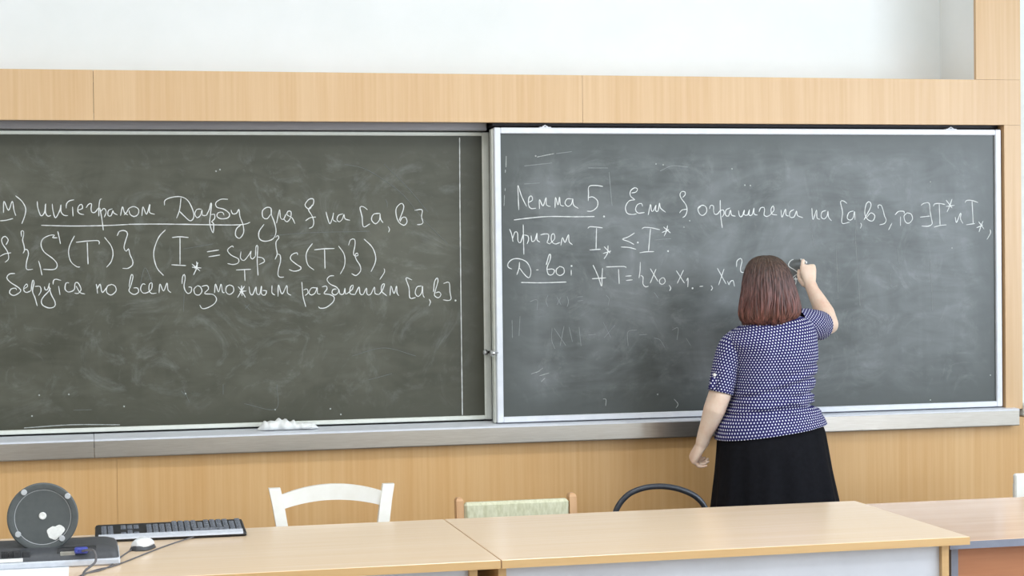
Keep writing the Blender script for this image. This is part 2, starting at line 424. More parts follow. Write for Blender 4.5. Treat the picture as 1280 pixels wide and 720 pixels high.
# chalk ledge
t = thing('chalk_ledge', 'long brushed aluminium chalk ledge below both blackboards', 'ledge')
for a, c in ((XL, -0.456), (-0.454, 3.405)):
    prof = [(-0.02, 0.868), (-0.062, 0.868), (-0.064, 0.872), (-0.064, 0.932), (-0.058, 0.936), (0.24, 0.944), (0.24, 0.905), (-0.02, 0.905)]
    b = MB(); b.loft([[(a, y, z) for y, z in prof], [(c, y, z) for y, z in prof]]); q = b.build('ledge_front', 'alu', t)
    prof = [(-0.0655, 0.9325), (-0.0655, 0.9375), (-0.058, 0.9405), (0.118, 0.9450), (0.118, 0.9425), (-0.058, 0.9365), (-0.0640, 0.9325)]
    b = MB(); b.loft([[(a, y, z) for y, z in prof], [(c, y, z) for y, z in prof]]); b.build('ledge_top', 'frame_white', t)

# ------------------------------------------------------------------ blackboards
def board(name, label, x0, x1, y, z0, z1, surf, frame_w, fmat, depth):
    t = thing(name, label, 'blackboard', ((x0 + x1)/2, y, z0))
    o = Vector(t.location)
    L, R_, B, T = frame_w
    s = MB().box(x0, x1, y, y + 0.012, z0, z1); p = s.build('writing_surface', surf, t); p.matrix_parent_inverse = Matrix.Translation(-o)
    f = MB()
    f.box(x0 - L, x0, y - 0.012, y + depth, z0 - B, z1 + T, 0.003); f.box(x1, x1 + R_, y - 0.012, y + depth, z0 - B, z1 + T, 0.003)
    f.box(x0, x1, y - 0.012, y + depth, z0 - B, z0, 0.003); f.box(x0, x1, y - 0.012, y + depth, z1, z1 + T, 0.003)
    p = f.build('frame', fmat, t); p.matrix_parent_inverse = Matrix.Translation(-o)
    return t, o
LB, lbo = board('blackboard', 'dark olive left blackboard, set back behind the right one, Darboux integral text in three lines',
                XL + 0.05, 1.105, 0.12, 0.969, 2.109, 'board_left', (0.03, 0.030, 0.017, 0.015), 'frame_pale', 0.05)
RB, rbo = board('blackboard', 'grey right blackboard in a white frame, slid in front, lemma text beside the woman',
                1.155, 3.329, 0.0, 0.970, 2.111, 'board_right', (0.026, 0.026, 0.023, 0.024), 'frame_white', 0.05)
def onto(t, o, ob): ob.parent = t; ob.matrix_parent_inverse = Matrix.Translation(-o); return ob
# pale side profile of the front board and the two pull knobs
onto(RB, rbo, MB().box(1.121, 1.129, 0.006, 0.045, 0.945, 2.130, 0.002).build('side_profile', 'frame_pale'))
for T_, o_, p0 in ((LB, lbo, wp(612, 440, 0.10)), (RB, rbo, wp(620.5, 441, -0.012))):
    k = MB(); k.lathe([(0.001, 0.010), (0.006, 0.010), (0.0055, -0.020), (0.0105, -0.024), (0.0125, -0.029), (0.010, -0.035), (0.001, -0.037)], 20, 'y')
    Rk = Matrix.Rotation(math.radians(-48), 3, 'Z'); k.v = [tuple(p0 + Rk @ Vector(v)) for v in k.v]
    onto(T_, o_, k.build('pull_knob', 'chrome', None, True, 40))
for px in (681, 1188):                                   # little roller brackets on top of the front board
    p0 = wp(px, 158.5, 0.004); k = MB(); k.box(p0.x - 0.024, p0.x + 0.024, -0.006, 0.02, 2.134, 2.1385, 0.001); k.tube([(p0.x - 0.011, 0.0, 2.138), (p0.x, 0.0, 2.145), (p0.x + 0.011, 0.0, 2.138)], 0.003, 8)
    onto(RB, rbo, k.build('roller_bracket', 'frame_white'))

# chalk handwriting -- each line of text is a mesh of thin chalk ridges lying on its board
def strokes(txt): return [[tuple(map(float, q.split(','))) for q in s.split()] for s in txt.strip().split(';') if s.strip()]
class Chalk:
    def __init__(s, Y): s.Y = Y; s.parts = []
    def dot(s, p, r=0.005):
        c = wp(p[0], p[1], s.Y); n = 8
        ring = lambda q, h: [c + Vector((q*math.cos(2*PI*k/n), -h, q*math.sin(2*PI*k/n))) for k in range(n)]
        s.parts.append(MB().loft([ring(r, 0.0), ring(r*0.7, 0.0012)]))
    def line(s, ox, oy, sc, txt, wdt=0.0040):
        for st in strokes(txt):
            pts = [wp(ox + x/sc, oy + y/sc, s.Y) for x, y in st]
            if len(pts) == 1: s.dot((ox + st[0][0]/sc, oy + st[0][1]/sc), wdt*1.0); continue
            P = crom(pts, 0.006); L = []; n = len(P)
            for i, p in enumerate(P):
                tg = P[min(i+1, n-1)] - P[max(i-1, 0)]; tg.y = 0
                if tg.length < 1e-7: tg = Vector((1, 0, 0))
                tg.normalize(); nr = Vector((-tg.z, 0, tg.x))
                ww = wdt*0.5*(0.88 + 0.34*noise.noise(p*60.0)) 
                if i in (0, n-1): ww *= 0.6
                L.append([p + nr*ww + Vector((0, -0.0001, 0)), p + Vector((0, -0.0011, 0)), p - nr*ww + Vector((0, -0.0001, 0))])
            s.parts.append(MB().loft(L, (False, False), None, False))
    def done(s, T_, o_, name='chalk_writing', mat='chalk', label=None):
        def bb(m): return (min(v[0] for v in m.v), max(v[0] for v in m.v), min(v[2] for v in m.v), max(v[2] for v in m.v))
        B = [bb(m) for m in s.parts]; gid = list(range(len(B)))
        if name in ('chalk_writing', 'chalk_rule'):          # strokes closer than a hand-writing gap make up one word
            g = 0.022
            for i in range(len(B)):
                for j in range(i):
                    a, b = B[i], B[j]
                    if gid[i] != gid[j] and a[0] - g < b[1] and b[0] - g < a[1] and a[2] - g < b[3] and b[2] - g < a[3]:
                        x, y = gid[i], gid[j]; gid = [y if q == x else q for q in gid]
        else: gid = [0]*len(B)
        for q in sorted(set(gid)):
            m = MB()
            for i, p in enumerate(s.parts):
                if gid[i] == q: m.add(p.v, p.f)
            ob = onto(T_, o_, m.build(name, mat))
            if name not in ('chalk_writing', 'chalk_rule'): ob['kind'] = 'stuff'
YL, YR = 0.12, 0.0
c = Chalk(YL)
c.line(0, 236, 8, '''35,240 40,125 85,215 122,125 140,215 158,270; 155,70 215,120 255,190 250,260 218,350; 0,320 60,315 130,297;
 372,125 378,190 410,270 445,235 455,150 455,240 480,275 510,265; 522,150 530,220 555,290 600,210 608,160 610,230 640,265 680,268;
 662,195 665,150 695,120 740,110; 725,180 730,275; 775,215 825,195 815,155 785,175 778,225 800,250 840,258;
 862,190 885,155 915,150 910,200 920,235 950,235 985,190; 988,275 990,170 1000,110 1018,100; 998,190 1018,300 1033,415; 1005,230 1040,195 1062,230 1042,285;
 1125,200 1085,215 1080,265 1110,270 1130,215 1135,240 1175,262; 1205,270 1225,180 1245,240 1280,262; 412,365 700,372 1035,368 1280,357''')
c.line(160, 236, 8, '''-40,262 -10,230 10,195 60,178 105,205 100,255 60,278 20,255 10,215; 138,270 150,180 185,255 218,155 215,235 268,255; 0,355 300,353 600,356 1000,362 1160,355 1220,335;
 365,165 370,115 440,85 530,80 600,120 650,220 655,290 620,320 560,270 515,225; 530,90 515,210 485,295;
 735,205 690,205 668,250 690,290 725,265 740,210 745,265 785,265; 785,265 815,200 825,150 835,150 825,250 818,350 850,440 856,350 835,330 865,300 865,255 830,260;
 1000,105 930,105 878,140 890,185 960,205 1015,250 1000,290 930,300 890,275 900,240 945,235 960,265;
 1030,210 1045,250 1085,245 1108,205 1120,280 1150,360 1155,440 1115,495 1075,465 1085,400 1130,360''')
c.line(320, 236, 8, '''155,240 150,195 110,185 65,220 70,285 110,300 150,250; 150,195 155,260 185,340 200,430 170,500 90,525 35,500 30,430 80,355;
 205,345 235,210 245,290 275,305 300,250; 275,300 310,330 345,290 350,230 320,225 310,260 360,290 390,350;
 495,320 540,290 600,282; 560,160 545,195 520,200 490,160 530,105 575,105 570,160 525,205 560,270 578,330 565,380 530,395;
 700,230 715,290 740,350 770,270 775,240 770,310 805,330; 870,250 825,265 810,310 835,330 865,300 880,255 890,300 940,315; 1115,210 1075,180 1040,185 1060,280 1075,380 1140,350''')
c.line(440, 236, 8, '''280,245 215,255 195,310 235,350 275,310 280,250 285,300 310,340; 360,375 375,405 365,435; 470,320 515,200 510,155 485,148 445,190 440,250 465,330 520,365 550,330 535,285 500,290 480,330;
 625,215 700,210 695,280 710,335 690,355 650,358''')
c.done(LB, lbo)
c = Chalk(YL)
c.line(0, 236, 8, '''0,675 50,650 110,640; 60,560 82,510 50,475 18,500 25,550 75,630 85,700 50,735; 215,480 212,425 235,425 235,470 225,510 240,570 245,615 230,645; 245,610 270,608 285,650 265,730 262,795 285,810 330,803;
 605,552 590,480 577,425; 575,490 525,488 545,465 500,465 430,500 410,560 440,630 530,700 570,750 565,790 530,808 430,805; 385,720 400,770 420,865;
 745,470 700,560 685,640 710,730 770,780 800,780; 760,535 880,522 985,520 990,555; 872,535 880,755; 1045,485 1110,570 1130,650 1110,730 1065,785;
 1172,470 1195,425 1250,420 1275,450 1255,520 1240,590 1262,625 1285,600 1300,660 1325,715 1325,760 1280,795 1225,795''')
c.line(160, 300, 8, '''375,-102 310,-32 265,80 258,170 290,280 355,355; 440,-25 520,-32 605,-25; 520,-25 520,245; 435,248 580,256; 685,215 690,270 655,350; 640,240 720,310; 735,280 640,272; 700,225 670,290;
 790,118 910,100; 805,168 920,150; 1055,75 1040,60 995,100 1030,150 1105,190 1100,230 1050,245 995,235; 1080,300 1230,293; 1165,295 1170,410''')
c.line(300, 300, 8, '''10,115 5,180 40,205 95,140 110,110 105,170 125,190 155,160; 155,160 160,65 178,65 172,200 180,355; 175,170 225,180 245,215 190,245;
 355,-25 378,-45 388,-20 360,20 362,80 372,140 350,195; 372,140 400,150 405,210 385,290 380,350 400,372 440,370; 575,150 570,128 520,145 505,190 560,240 610,275 595,300 540,312 490,295;
 725,35 680,95 660,160 680,250 740,300; 742,98 840,88 945,85; 845,95 850,285; 985,60 1035,130 1050,200 1040,270 1003,340;
 1085,53 1105,-2 1145,-7 1150,48 1135,128 1145,158 1180,155 1172,130 1150,150 1165,200 1200,255 1205,310 1160,355 1115,335''')
c.line(430, 300, 8, '''200,-10 280,70 315,160 310,230 270,318; 400,285 405,320 358,395''')
c.done(LB, lbo)
c = Chalk(YL)
c.line(0, 300, 8, '''150,335 95,340 68,375 100,420 190,480 205,515 140,555 95,530 110,490 155,482 165,500; 235,490 275,465 265,440 240,470 240,510 270,525 310,505; 310,505 320,430 330,400 340,430 325,510 350,580 372,660; 350,465 400,465 410,510 385,555;
 445,465 450,495 475,495 495,430; 490,460 510,540 550,620 545,665 490,680 425,650 415,600 450,550 480,520 505,480; 530,445 535,405 560,392 610,405; 585,460 600,550;
 690,430 660,430 650,490 680,520 720,512 745,490 750,435 775,425 800,460 810,500 780,535 745,530; 760,460 800,525 850,540; 962,440 970,480 975,535; 972,490 1000,440 1010,480 1025,525 1070,470; 1120,445 1075,460 1065,520 1110,550 1160,510 1150,460 1110,442''')
c.line(160, 300, 8, '''10,470 20,400 35,345 50,365 30,450 10,510 60,545 105,520 95,480 55,480; 175,445 145,440 125,490 150,530 195,525 235,490 240,430 215,440 210,500 235,535 285,530; 310,530 320,440 355,510 390,430 400,500 430,525;
 540,440 545,370 562,345 572,380 560,460 575,510 600,535 630,520 635,475 605,470; 690,460 660,490 670,540 710,550 740,510 720,465 690,458; 735,465 790,455 805,490 765,535 850,545 885,590 860,640 790,680 740,685 718,650;
 865,530 875,440 905,520 930,440 945,520 965,525; 1020,450 985,465 980,520 1015,545 1055,515 1050,465 1010,448; 1100,465 1130,500 1175,575; 1165,460 1095,575; 1185,510 1115,515; 1135,455 1140,560''')
c.line(300, 300, 8, '''90,465 100,530 125,548 160,470 165,530 195,545 215,460 215,540 250,550 265,510 225,505; 320,455 320,530 350,550; 380,565 385,450 420,540 468,455 475,530 510,552;
 618,420 630,560 658,668; 635,500 670,490 680,530 650,555; 770,480 715,480 690,530 715,550 750,530 772,475 775,535 805,540; 820,470 860,460 870,490 840,535 895,545 940,570 930,620 860,675 800,682 785,665;
 940,358 900,360 870,395 900,440 970,475 985,520 950,550 920,530 930,495 965,490; 990,490 1000,540 1035,540 1050,480 1055,540 1085,525 1125,490 1130,450 1105,470 1100,535 1150,546''')
c.line(430, 300, 8, '''110,546 150,470 160,535 190,545 225,480 230,540 265,545 305,470 310,535 350,545; 350,545 385,500 405,440 380,450 375,510 430,560; 460,555 470,460 500,535 525,460 530,530 550,558;
 680,400 620,380 650,480 660,580 715,575; 775,460 730,470 712,530 740,565 775,530 785,460 790,550 805,575; 850,590 865,620 850,660; 895,520 905,420 930,380 940,410 915,500 905,555 945,578 970,545 950,520 915,530;
 995,435 1050,425 1060,520 1070,590 1040,605 990,598; 1115,605''')
c.done(LB, lbo)
c = Chalk(YL)
c.line(0, 0, 1, '574.5,172 575,260 576.5,400 578,519', 0.0042); c.done(LB, lbo, 'chalk_rule', 'chalk')
c = Chalk(YL)                                                  # faint leftovers on the left board
c.line(160, 300, 8, '550,90 850,40; 120,450 170,280 240,430; 560,500 555,720; 1165,645 1225,710; 1215,640 1170,690', 0.003)
c.line(0, 236, 8, '2700,470 3100,440 3700,425; 3855,105 3870,140 3872,190', 0.003)
c.line(0, 480, 3.048, '700,20 722,72; 850,0 850,40; 280,100 350,98; 1055,0 1050,95 930,75; 690,25 705,45', 0.003)
c.line(420, 205, 1, '10,0 40,8 80,35 110,70 140,100; 60,0 90,30 115,60; 20,240 60,230 100,240; 40,270 70,262', 0.003)
c.done(LB, lbo, 'chalk_traces', 'chalk_ghost')
c = Chalk(YL)
for p in ((275, 212), (49, 494), (86, 493), (155, 508), (344, 512), (413, 511), (426, 518), (232, 492), (40, 520), (270, 214)): c.dot(p, 0.0035)
c.line(0, 0, 1, '30,535 90,531 150,531', 0.004)
c.done(LB, lbo, 'chalk_specks', 'chalk_thin')

c = Chalk(YR)
c.line(625, 220, 8, '''188,340 182,200 180,95 215,200 265,305; 285,265 325,240 315,200 290,215 285,290 310,325 360,322; 395,330 395,235 430,300 460,215 465,290 505,305; 550,320 555,215 580,290 595,210 605,290 640,300;
 720,230 670,230 650,275 680,305 715,280 728,225 735,290 785,325; 1030,105 960,95 890,105 885,180 882,250; 885,215 930,210 975,250 970,310 920,350 870,352; 138,440 300,420 500,405 760,408 945,405; 1040,405''')
c.line(770, 220, 8, '''155,170 200,160 215,130 185,118 145,150 145,200 190,238; 190,238 130,250 95,310 110,370 160,385 205,378; 265,305 255,275 215,285 195,335 220,370 285,365; 322,390 345,285 355,350 375,345 400,290 395,345 420,350 435,270 445,320 495,362;
 635,370 660,340 710,332; 665,215 690,190 690,160 660,155 640,180 650,220 700,290 710,350 690,400 665,415; 850,295 820,320 830,370 865,395 905,360 900,310 860,292 825,325; 935,330 945,295 975,300 975,340 985,380 1015,380 1040,345;
 1042,240 1045,380 1063,520; 1045,345 1075,340 1080,380 1060,410; 1140,320 1100,340 1095,390 1125,400 1145,340 1155,390 1195,402; 1225,345 1235,400 1260,405 1280,345''')
c.line(925, 220, 8, '''0,410 30,390 45,340 40,385 75,390 95,335; 95,335 90,390 120,388 140,320 140,380 175,390; 190,360 205,320 240,315 245,350 240,390 270,405 300,390; 300,390 340,340 330,300 310,330 320,380 370,390; 410,340 420,412 455,330 460,390 490,400;
 540,335 500,360 500,410 540,410 565,350 575,395 630,418; 718,320 730,435 765,340 770,420 800,432; 860,345 820,360 812,410 840,430 870,400 880,350 885,410 915,448; 1070,275 1035,250 1005,258 1025,360 1020,470 1095,462;
 1135,350 1090,365 1072,420 1100,442 1130,420 1145,355 1150,440; 1205,470 1215,490 1203,525''')
c.line(930, 210, 3.657, '548,238 562,212 580,175 575,155 560,162 552,205 565,235 588,242 598,218 580,205 562,225')
c.line(1090, 220, 8, '''65,325 60,295 90,292 110,340 125,400 142,440 125,475 75,488; 200,470 165,540; 230,390 265,355 320,355 320,375; 285,405 285,500; 350,370 320,400 335,460 370,472 405,430 390,380 345,368;
 490,295 515,275 570,272 580,350 595,430 600,480 560,502 495,500; 480,412 580,400; 615,305 625,280 675,275 730,285; 672,280 680,490; 618,512 680,495 745,488; 740,240 800,320; 800,230 780,290 750,360; 740,305 825,293;
 832,410 845,465 880,380 890,375 885,430 910,475; 930,270 945,245 1000,245 1060,265; 1000,250 1012,475; 940,488 1030,475; 1065,455 1120,530; 1110,450 1090,500 1070,560; 1045,518 1110,490; 1180,535 1185,570 1150,635''')
c.done(RB, rbo)
c = Chalk(YR)
c.line(625, 275, 8, '''95,90 115,140 130,218; 125,190 150,120 175,130 180,210 205,225 232,140; 232,45 235,200 238,345; 240,150 280,160 285,200 270,240; 310,155 320,215 350,200 370,130 370,200 400,220; 405,150 440,140 485,145 480,200 470,225 500,240;
 500,235 545,190 540,140 515,150 515,210 550,240 600,225; 608,255 625,175 650,225 685,145 690,215 725,248; 878,85 895,68 950,70 1025,78; 965,80 960,290; 895,300 1005,293; 1040,265 1100,330; 1080,255 1075,330 1040,390; 1030,335 1110,310''')
c.line(780, 275, 8, '''105,130 40,170 -15,192 45,215 100,245; -30,270 50,275 120,293; 138,225; 180,90 200,75 270,78 360,98; 265,85 245,312; 155,328 220,318 300,316; 435,55 425,110 400,162; 395,70 465,130; 380,125 450,95; 440,312''')
c.done(RB, rbo)
c = Chalk(YR)
c.line(625, 275, 8, '''120,490 85,475 78,440 120,395 190,388 265,420 305,490 305,550 285,578 240,540 195,480; 195,420 190,480 168,548; 362,500 385,498; 462,450 490,350 505,350 500,400 470,480 485,545 525,545 545,505 520,490 470,495;
 600,465 565,490 565,535 600,555 640,530 635,480 590,462; 715,460; 712,500 712,555; 210,625 430,628 665,620; 930,450 980,560 1015,660 1020,570 1025,480; 920,588 1060,578; 1060,470 1240,465 1262,480; 1185,490 1192,640''')
c.line(780, 275, 8, '''15,562 75,558; 20,605 85,598; 163,420 160,510 150,580; 165,555 190,570 190,640 215,668 245,662; 262,485 340,615; 320,490 262,632; 380,580 355,600 360,635 390,642 412,615 400,580 370,580; 450,650 468,680 455,710;
 522,505 605,632; 595,500 532,635; 625,610 640,580 638,672; 685,683; 755,665 790,662; 870,655 885,680 870,705; 932,480 1020,640; 1000,490 945,652; 1035,610 1050,650 1060,620 1090,605 1105,665; 1125,470 1130,410 1165,385 1180,410 1165,480 1170,520 1200,525''')
c.done(RB, rbo)
c = Chalk(YR)
c.line(960, 310, 6, '190,85 165,100 155,135 200,165 228,190 205,205 185,230 235,232; 205,215 210,260 190,295', 0.0042)
c.done(RB, rbo)
c = Chalk(YR)
c.line(625, 220, 8, '52,120 50,150; 45,190 40,300', 0.003); c.line(0, 0, 1, '632.8,195 632.4,209; 631.8,212 631.5,216', 0.004)
c.line(625, 350, 4, '155,470 200,455; 195,480 245,465; 205,510 225,490; 515,595 530,597 528,630; 870,595 890,620 880,640; 180,465 215,440', 0.003)
c.line(625, 160, 4, '185,145 270,128', 0.004)
for p in ((669.5, 195), (820, 205), (829, 206), (931, 231.5), (938, 232), (1163, 227.3), (915, 211), (855, 284), (862, 276), (1190, 310), (1163, 500), (1238, 469), (822, 493)): c.dot(p, 0.0035)
c.done(RB, rbo, 'chalk_specks', 'chalk_thin')
c = Chalk(YR)
c.line(625, 350, 4, '''150,108 185,100 185,150; 240,75 230,105 240,135; 285,85 305,125; 305,85 285,125; 335,80 342,110 335,135; 385,85 415,83; 388,105 415,102; 530,75 545,95 540,130; 770,60 790,90; 260,240 258,300 275,345; 270,240 330,330; 320,230 300,330; 345,235 362,310;
 395,235 405,330; 440,275 480,272; 515,210 555,290; 575,225 520,290; 640,330 640,260 685,250; 695,275 735,272; 770,290 800,300 825,340; 860,250 890,240 885,300; 930,290 955,330; 100,180 95,280; 60,200 62,290''', 0.003)
c.line(930, 210, 3.657, '515,190 510,330 530,630; 420,350 430,570; 850,420 862,655; 670,480 670,540 700,540; 700,370 710,440; 300,240 320,360', 0.003)
c.line(625, 160, 4, '280,128 360,118; 120,190 260,175; 440,200 540,200; 800,215 860,190 940,195; 120,280 200,275; 545,220 560,390; 770,560 855,553', 0.0035)
c.done(RB, rbo, 'chalk_traces', 'chalk_ghost_pale')

# crumpled white rag on the ledge under the left board
rag = MB(); p0 = wp(322, 537, 0.03); p1 = wp(398, 533, 0.03); n = 40; rings = []
for i in range(n + 1):
    t = i/n; xx = p0.x + (p1.x - p0.x)*t
    env = min(1, (t + 0.02)*7, (1.02 - t)*9)
    hh = (0.040 if t < 0.62 else 0.026)*env*(0.85 + 0.35*noise.noise(Vector((xx*45, 0, 1)))) 
    dd = 0.038*env*(0.9 + 0.4*noise.noise(Vector((xx*38, 3, 1))))
    ring = []
    for k in range(18):
        a = 2*PI*k/18; q = 1 + 0.22*noise.noise(Vector((xx*60, math.cos(a)*2.2, math.sin(a)*2.2)))
        ring.append((xx, 0.028 + dd*math.cos(a)*q, 0.946 + max(0.0, hh*0.5 + hh*0.6*math.sin(a)*q)))
    rings.append(ring)
rag.loft(rings)
tag(rag.build('rag', 'cloth_white', None, True), 'crumpled white rag lying on the chalk ledge under the left blackboard', 'rag')

# ------------------------------------------------------------------ desks
def desk(name, label, x0, x1, ztop, yf, yb, top, edge, side, front, over_l, over_r, th=0.024):
    t = thing(name, label, 'desk', ((x0 + x1)/2, (yf + yb)/2, 0)); o = Vector(t.location)
    onto(t, o, MB().box(x0, x1, yf, yb, ztop - th, ztop, 0.0012).build('tabletop', top))
    onto(t, o, MB().box(x0, x1, yf - 0.0022, yf - 0.0002, ztop - th, ztop - 0.0012).build('edge_band', edge))
    for a, c_ in ((x0 + over_l, x0 + over_l + 0.024), (x1 - over_r - 0.024, x1 - over_r)):
        onto(t, o, MB().box(a, c_, yf + 0.05, yb - 0.06, 0, ztop - th, 0.001).build('side_panel', side))
    onto(t, o, MB().box(x0 + over_l + 0.024, x1 - over_r - 0.024, yf + 0.066, yf + 0.084, 0.18, ztop - th, 0.001).build('front_panel', front))
    return t
YF, YB = -2.105, -1.250
desk('desk', 'light beech desk with computer gear at the left', -1.10, 0.664, 0.75, YF, YB, 'table', 'table_edge', 'table_edge', 'panel_white', 0.05, 0.057)
desk('desk', 'light beech desk in the middle, bare top, chairs behind it', 0.668, 2.128, 0.75, YF, YB, 'table', 'table_edge', 'table_edge', 'panel_white', 0.0, 0.044)
ZR = 0.7240; fr = (wz(1214, 675.8, ZR).y + wz(1278, 672.6, ZR).y)/2; br = (wz(1180, 625.5, ZR).y + wz(1260, 621.8, ZR).y)/2; xr_ = 2.100
desk('desk', 'pinkish wood desk with grey edges and reddish front at the right', xr_, xr_ + 1.46, ZR, fr, br, 'table_red', 'grey_edge', 'grey_edge', 'panel_red', 0.030, 0.06)

# ------------------------------------------------------------------ chairs behind the desks
def onto_local(mb, name, mat, t, smooth=True, angle=35): return mb.build(name, mat, t, smooth, angle)
def white_chair(loc, zt, hw, label):
    t = thing('wooden_chair', label, 'chair', loc)
    zs = 0.45
    for sx in (-1, 1):
        P = [(sx*(hw - 0.045), -0.02 - 0.02, 0), (sx*(hw - 0.040), -0.02, zs), (sx*(hw - 0.022), 0.012, zt - 0.13), (sx*hw, 0.03, zt)]
        P = crom(P, 0.05); rings = []
        for p in P: rings.append([(p.x + a, p.y + b_, p.z) for a, b_ in ((-0.020, -0.014), (0.020, -0.014), (0.020, 0.014), (-0.020, 0.014))])
        onto_local(MB().loft(rings), 'back_post', 'chair_white', t, False)
        onto_local(MB().box(sx*(hw - 0.045) - 0.018, sx*(hw - 0.045) + 0.018, -0.42, -0.384, 0, zs - 0.012, 0.003), 'leg', 'chair_white', t, False)
    def rail(zc, h, arch, w, name):
        rings = []; N = 24
        for i in range(N + 1):
            s_ = -1 + 2*i/N; x = s_*w; z = zc + arch*(1 - s_*s_); y = 0.022 + 0.02*(1 - s_*s_)
            hh = h*(1 + 0.10*(1 - s_*s_))
            rings.append([(x, y - 0.009, z - hh/2), (x, y + 0.009, z - hh/2), (x, y + 0.009, z + hh/2), (x, y - 0.009, z + hh/2)])
        onto_local(MB().loft(rings), name, 'chair_white', t)
    rail(zt - 0.052, 0.050, 0.030, hw - 0.014, 'top_rail')
    rail(zt - 0.22, 0.035, 0.02, hw - 0.028, 'lower_rail')
    onto_local(MB().box(-hw + 0.02, hw - 0.02, -0.43, -0.012, zs - 0.012, zs + 0.018, 0.008), 'seat', 'chair_white', t, False)
    for y in (-0.40, -0.03): onto_local(MB().box(-hw + 0.05, hw - 0.05, y - 0.01, y + 0.01, 0.2, 0.225, 0.003), 'stretcher', 'chair_white', t, False)
    return t
YC = -0.90
L1, R1 = wp(344, 611, YC), wp(487, 606, YC); zt1 = (L1.z + R1.z)/2
white_chair(((L1.x + R1.x)/2, YC, 0), zt1, (R1.x - L1.x)/2, 'white wooden chair with arched top rail behind the left desk')
def upholstered_chair(loc, zt, hw, label):
    t = thing('upholstered_chair', label, 'chair', loc)
    zs = 0.44
    for sx in (-1, 1):
        rings = []
        for z, y in ((0, -0.03), (zs, 0.0), (zt - 0.012, 0.035), (zt - 0.004, 0.036), (zt, 0.037)):
            k = 1.0 if z < zt - 0.01 else (0.8 if z < zt - 0.002 else 0.45)
            rings.append([(sx*hw + a*k, y + b_*k, z) for a, b_ in ((-0.013, -0.02), (0.013, -0.02), (0.013, 0.02), (-0.013, 0.02))])
        onto_local(MB().loft(rings), 'back_post', 'chair_wood', t, False)
        onto_local(MB().box(sx*hw - 0.014, sx*hw + 0.014, -0.40, -0.36, 0, zs, 0.003), 'leg', 'chair_wood', t, False)
    onto_local(MB().box(-hw + 0.015, hw - 0.015, 0.008, 0.045, zt - 0.30, zt - 0.018, 0.010), 'backrest', 'chair_cloth', t)
    onto_local(MB().box(-hw + 0.015, hw - 0.015, -0.41, 0.0, zs - 0.01, zs + 0.05, 0.018), 'seat', 'chair_cloth', t)
    return t
L2, R2 = wp(576, 623, YC), wp(717.5, 617.5, YC)
upholstered_chair(((L2.x + R2.x)/2, YC, 0), (L2.z + R2.z)/2, (R2.x - L2.x)/2, 'chair with pale green cloth back between brown wooden posts')
# metal tube chair
YT = -0.95
A = [wp(x, y, YT) for x, y in ((766, 652), (772, 634), (785, 618.5), (805, 610), (828, 608), (851, 612), (870, 621), (881, 634), (886, 650))]
ctr = (A[1] + A[-2])/2
t = thing('metal_chair', 'chair with a rounded dark metal tube back, left of the woman', 'chair', (ctr.x, YT, 0)); o = Vector(t.location)
arch = crom(A, 0.02)
P = [Vector((A[0].x + 0.01, YT - 0.05, 0.45))] + arch + [Vector((A[-1].x - 0.01, YT - 0.05, 0.45))]
onto(t, o, MB().tube(crom(P, 0.02), 0.0105, 12).build('back_tube', 'tube_dark', None, True))
hw = (A[-1].x - A[0].x)/2
onto(t, o, MB().box(ctr.x - hw + 0.005, ctr.x + hw - 0.005, YT - 0.45, YT - 0.03, 0.44, 0.485, 0.02).build('seat', 'seat_black', None, True, 40))
onto(t, o, MB().box(ctr.x - hw + 0.012, ctr.x + hw - 0.012, YT - 0.045, YT - 0.01, 0.56, 0.70, 0.014).build('backrest', 'seat_black', None, True, 40))
for sx in (-1, 1):
    onto(t, o, MB().tube([(ctr.x + sx*(hw - 0.012), YT - 0.05, 0.45), (ctr.x + sx*hw, YT + 0.0, 0.011)], 0.0105, 12).build('leg', 'tube_dark', None, True))
    onto(t, o, MB().tube([(ctr.x + sx*(hw - 0.012), YT - 0.42, 0.45), (ctr.x + sx*hw, YT - 0.45, 0.011)], 0.0105, 12).build('leg', 'tube_dark', None, True))
# white chair cut by the right edge of the frame
Pr = wp(1269, 592.5, -0.80); x0, x1, zt = Pr.x, Pr.x + 0.42, Pr.z
t = thing('wooden_chair', 'white flat-backed chair behind the pinkish desk, cut off by the right edge', 'chair', ((x0 + x1)/2, -0.80, 0)); o = Vector(t.location)
onto(t, o, MB().box(x0, x1, -0.80, -0.778, 0.60, zt, 0.006).build('backrest', 'chair_white'))
onto(t, o, MB().box(x0 + 0.01, x1 - 0.01, -1.20, -0.80, 0.43, 0.455, 0.008).build('seat', 'chair_white'))
for a in (x0 + 0.015, x1 - 0.05):
    onto(t, o, MB().box(a, a + 0.035, -0.778, -0.748, 0, zt - 0.04, 0.004).build('back_post', 'chair_white'))
    onto(t, o, MB().box(a, a + 0.035, -1.19, -1.155, 0, 0.43, 0.004).build('leg', 'chair_white'))
onto(t, o, MB().box(x0 + 0.05, x1 - 0.05, -0.778, -0.756, 0.40, 0.43, 0.002).build('seat_rail', 'chair_white'))

# ------------------------------------------------------------------ computer things on the left desk
ZT = 0.75
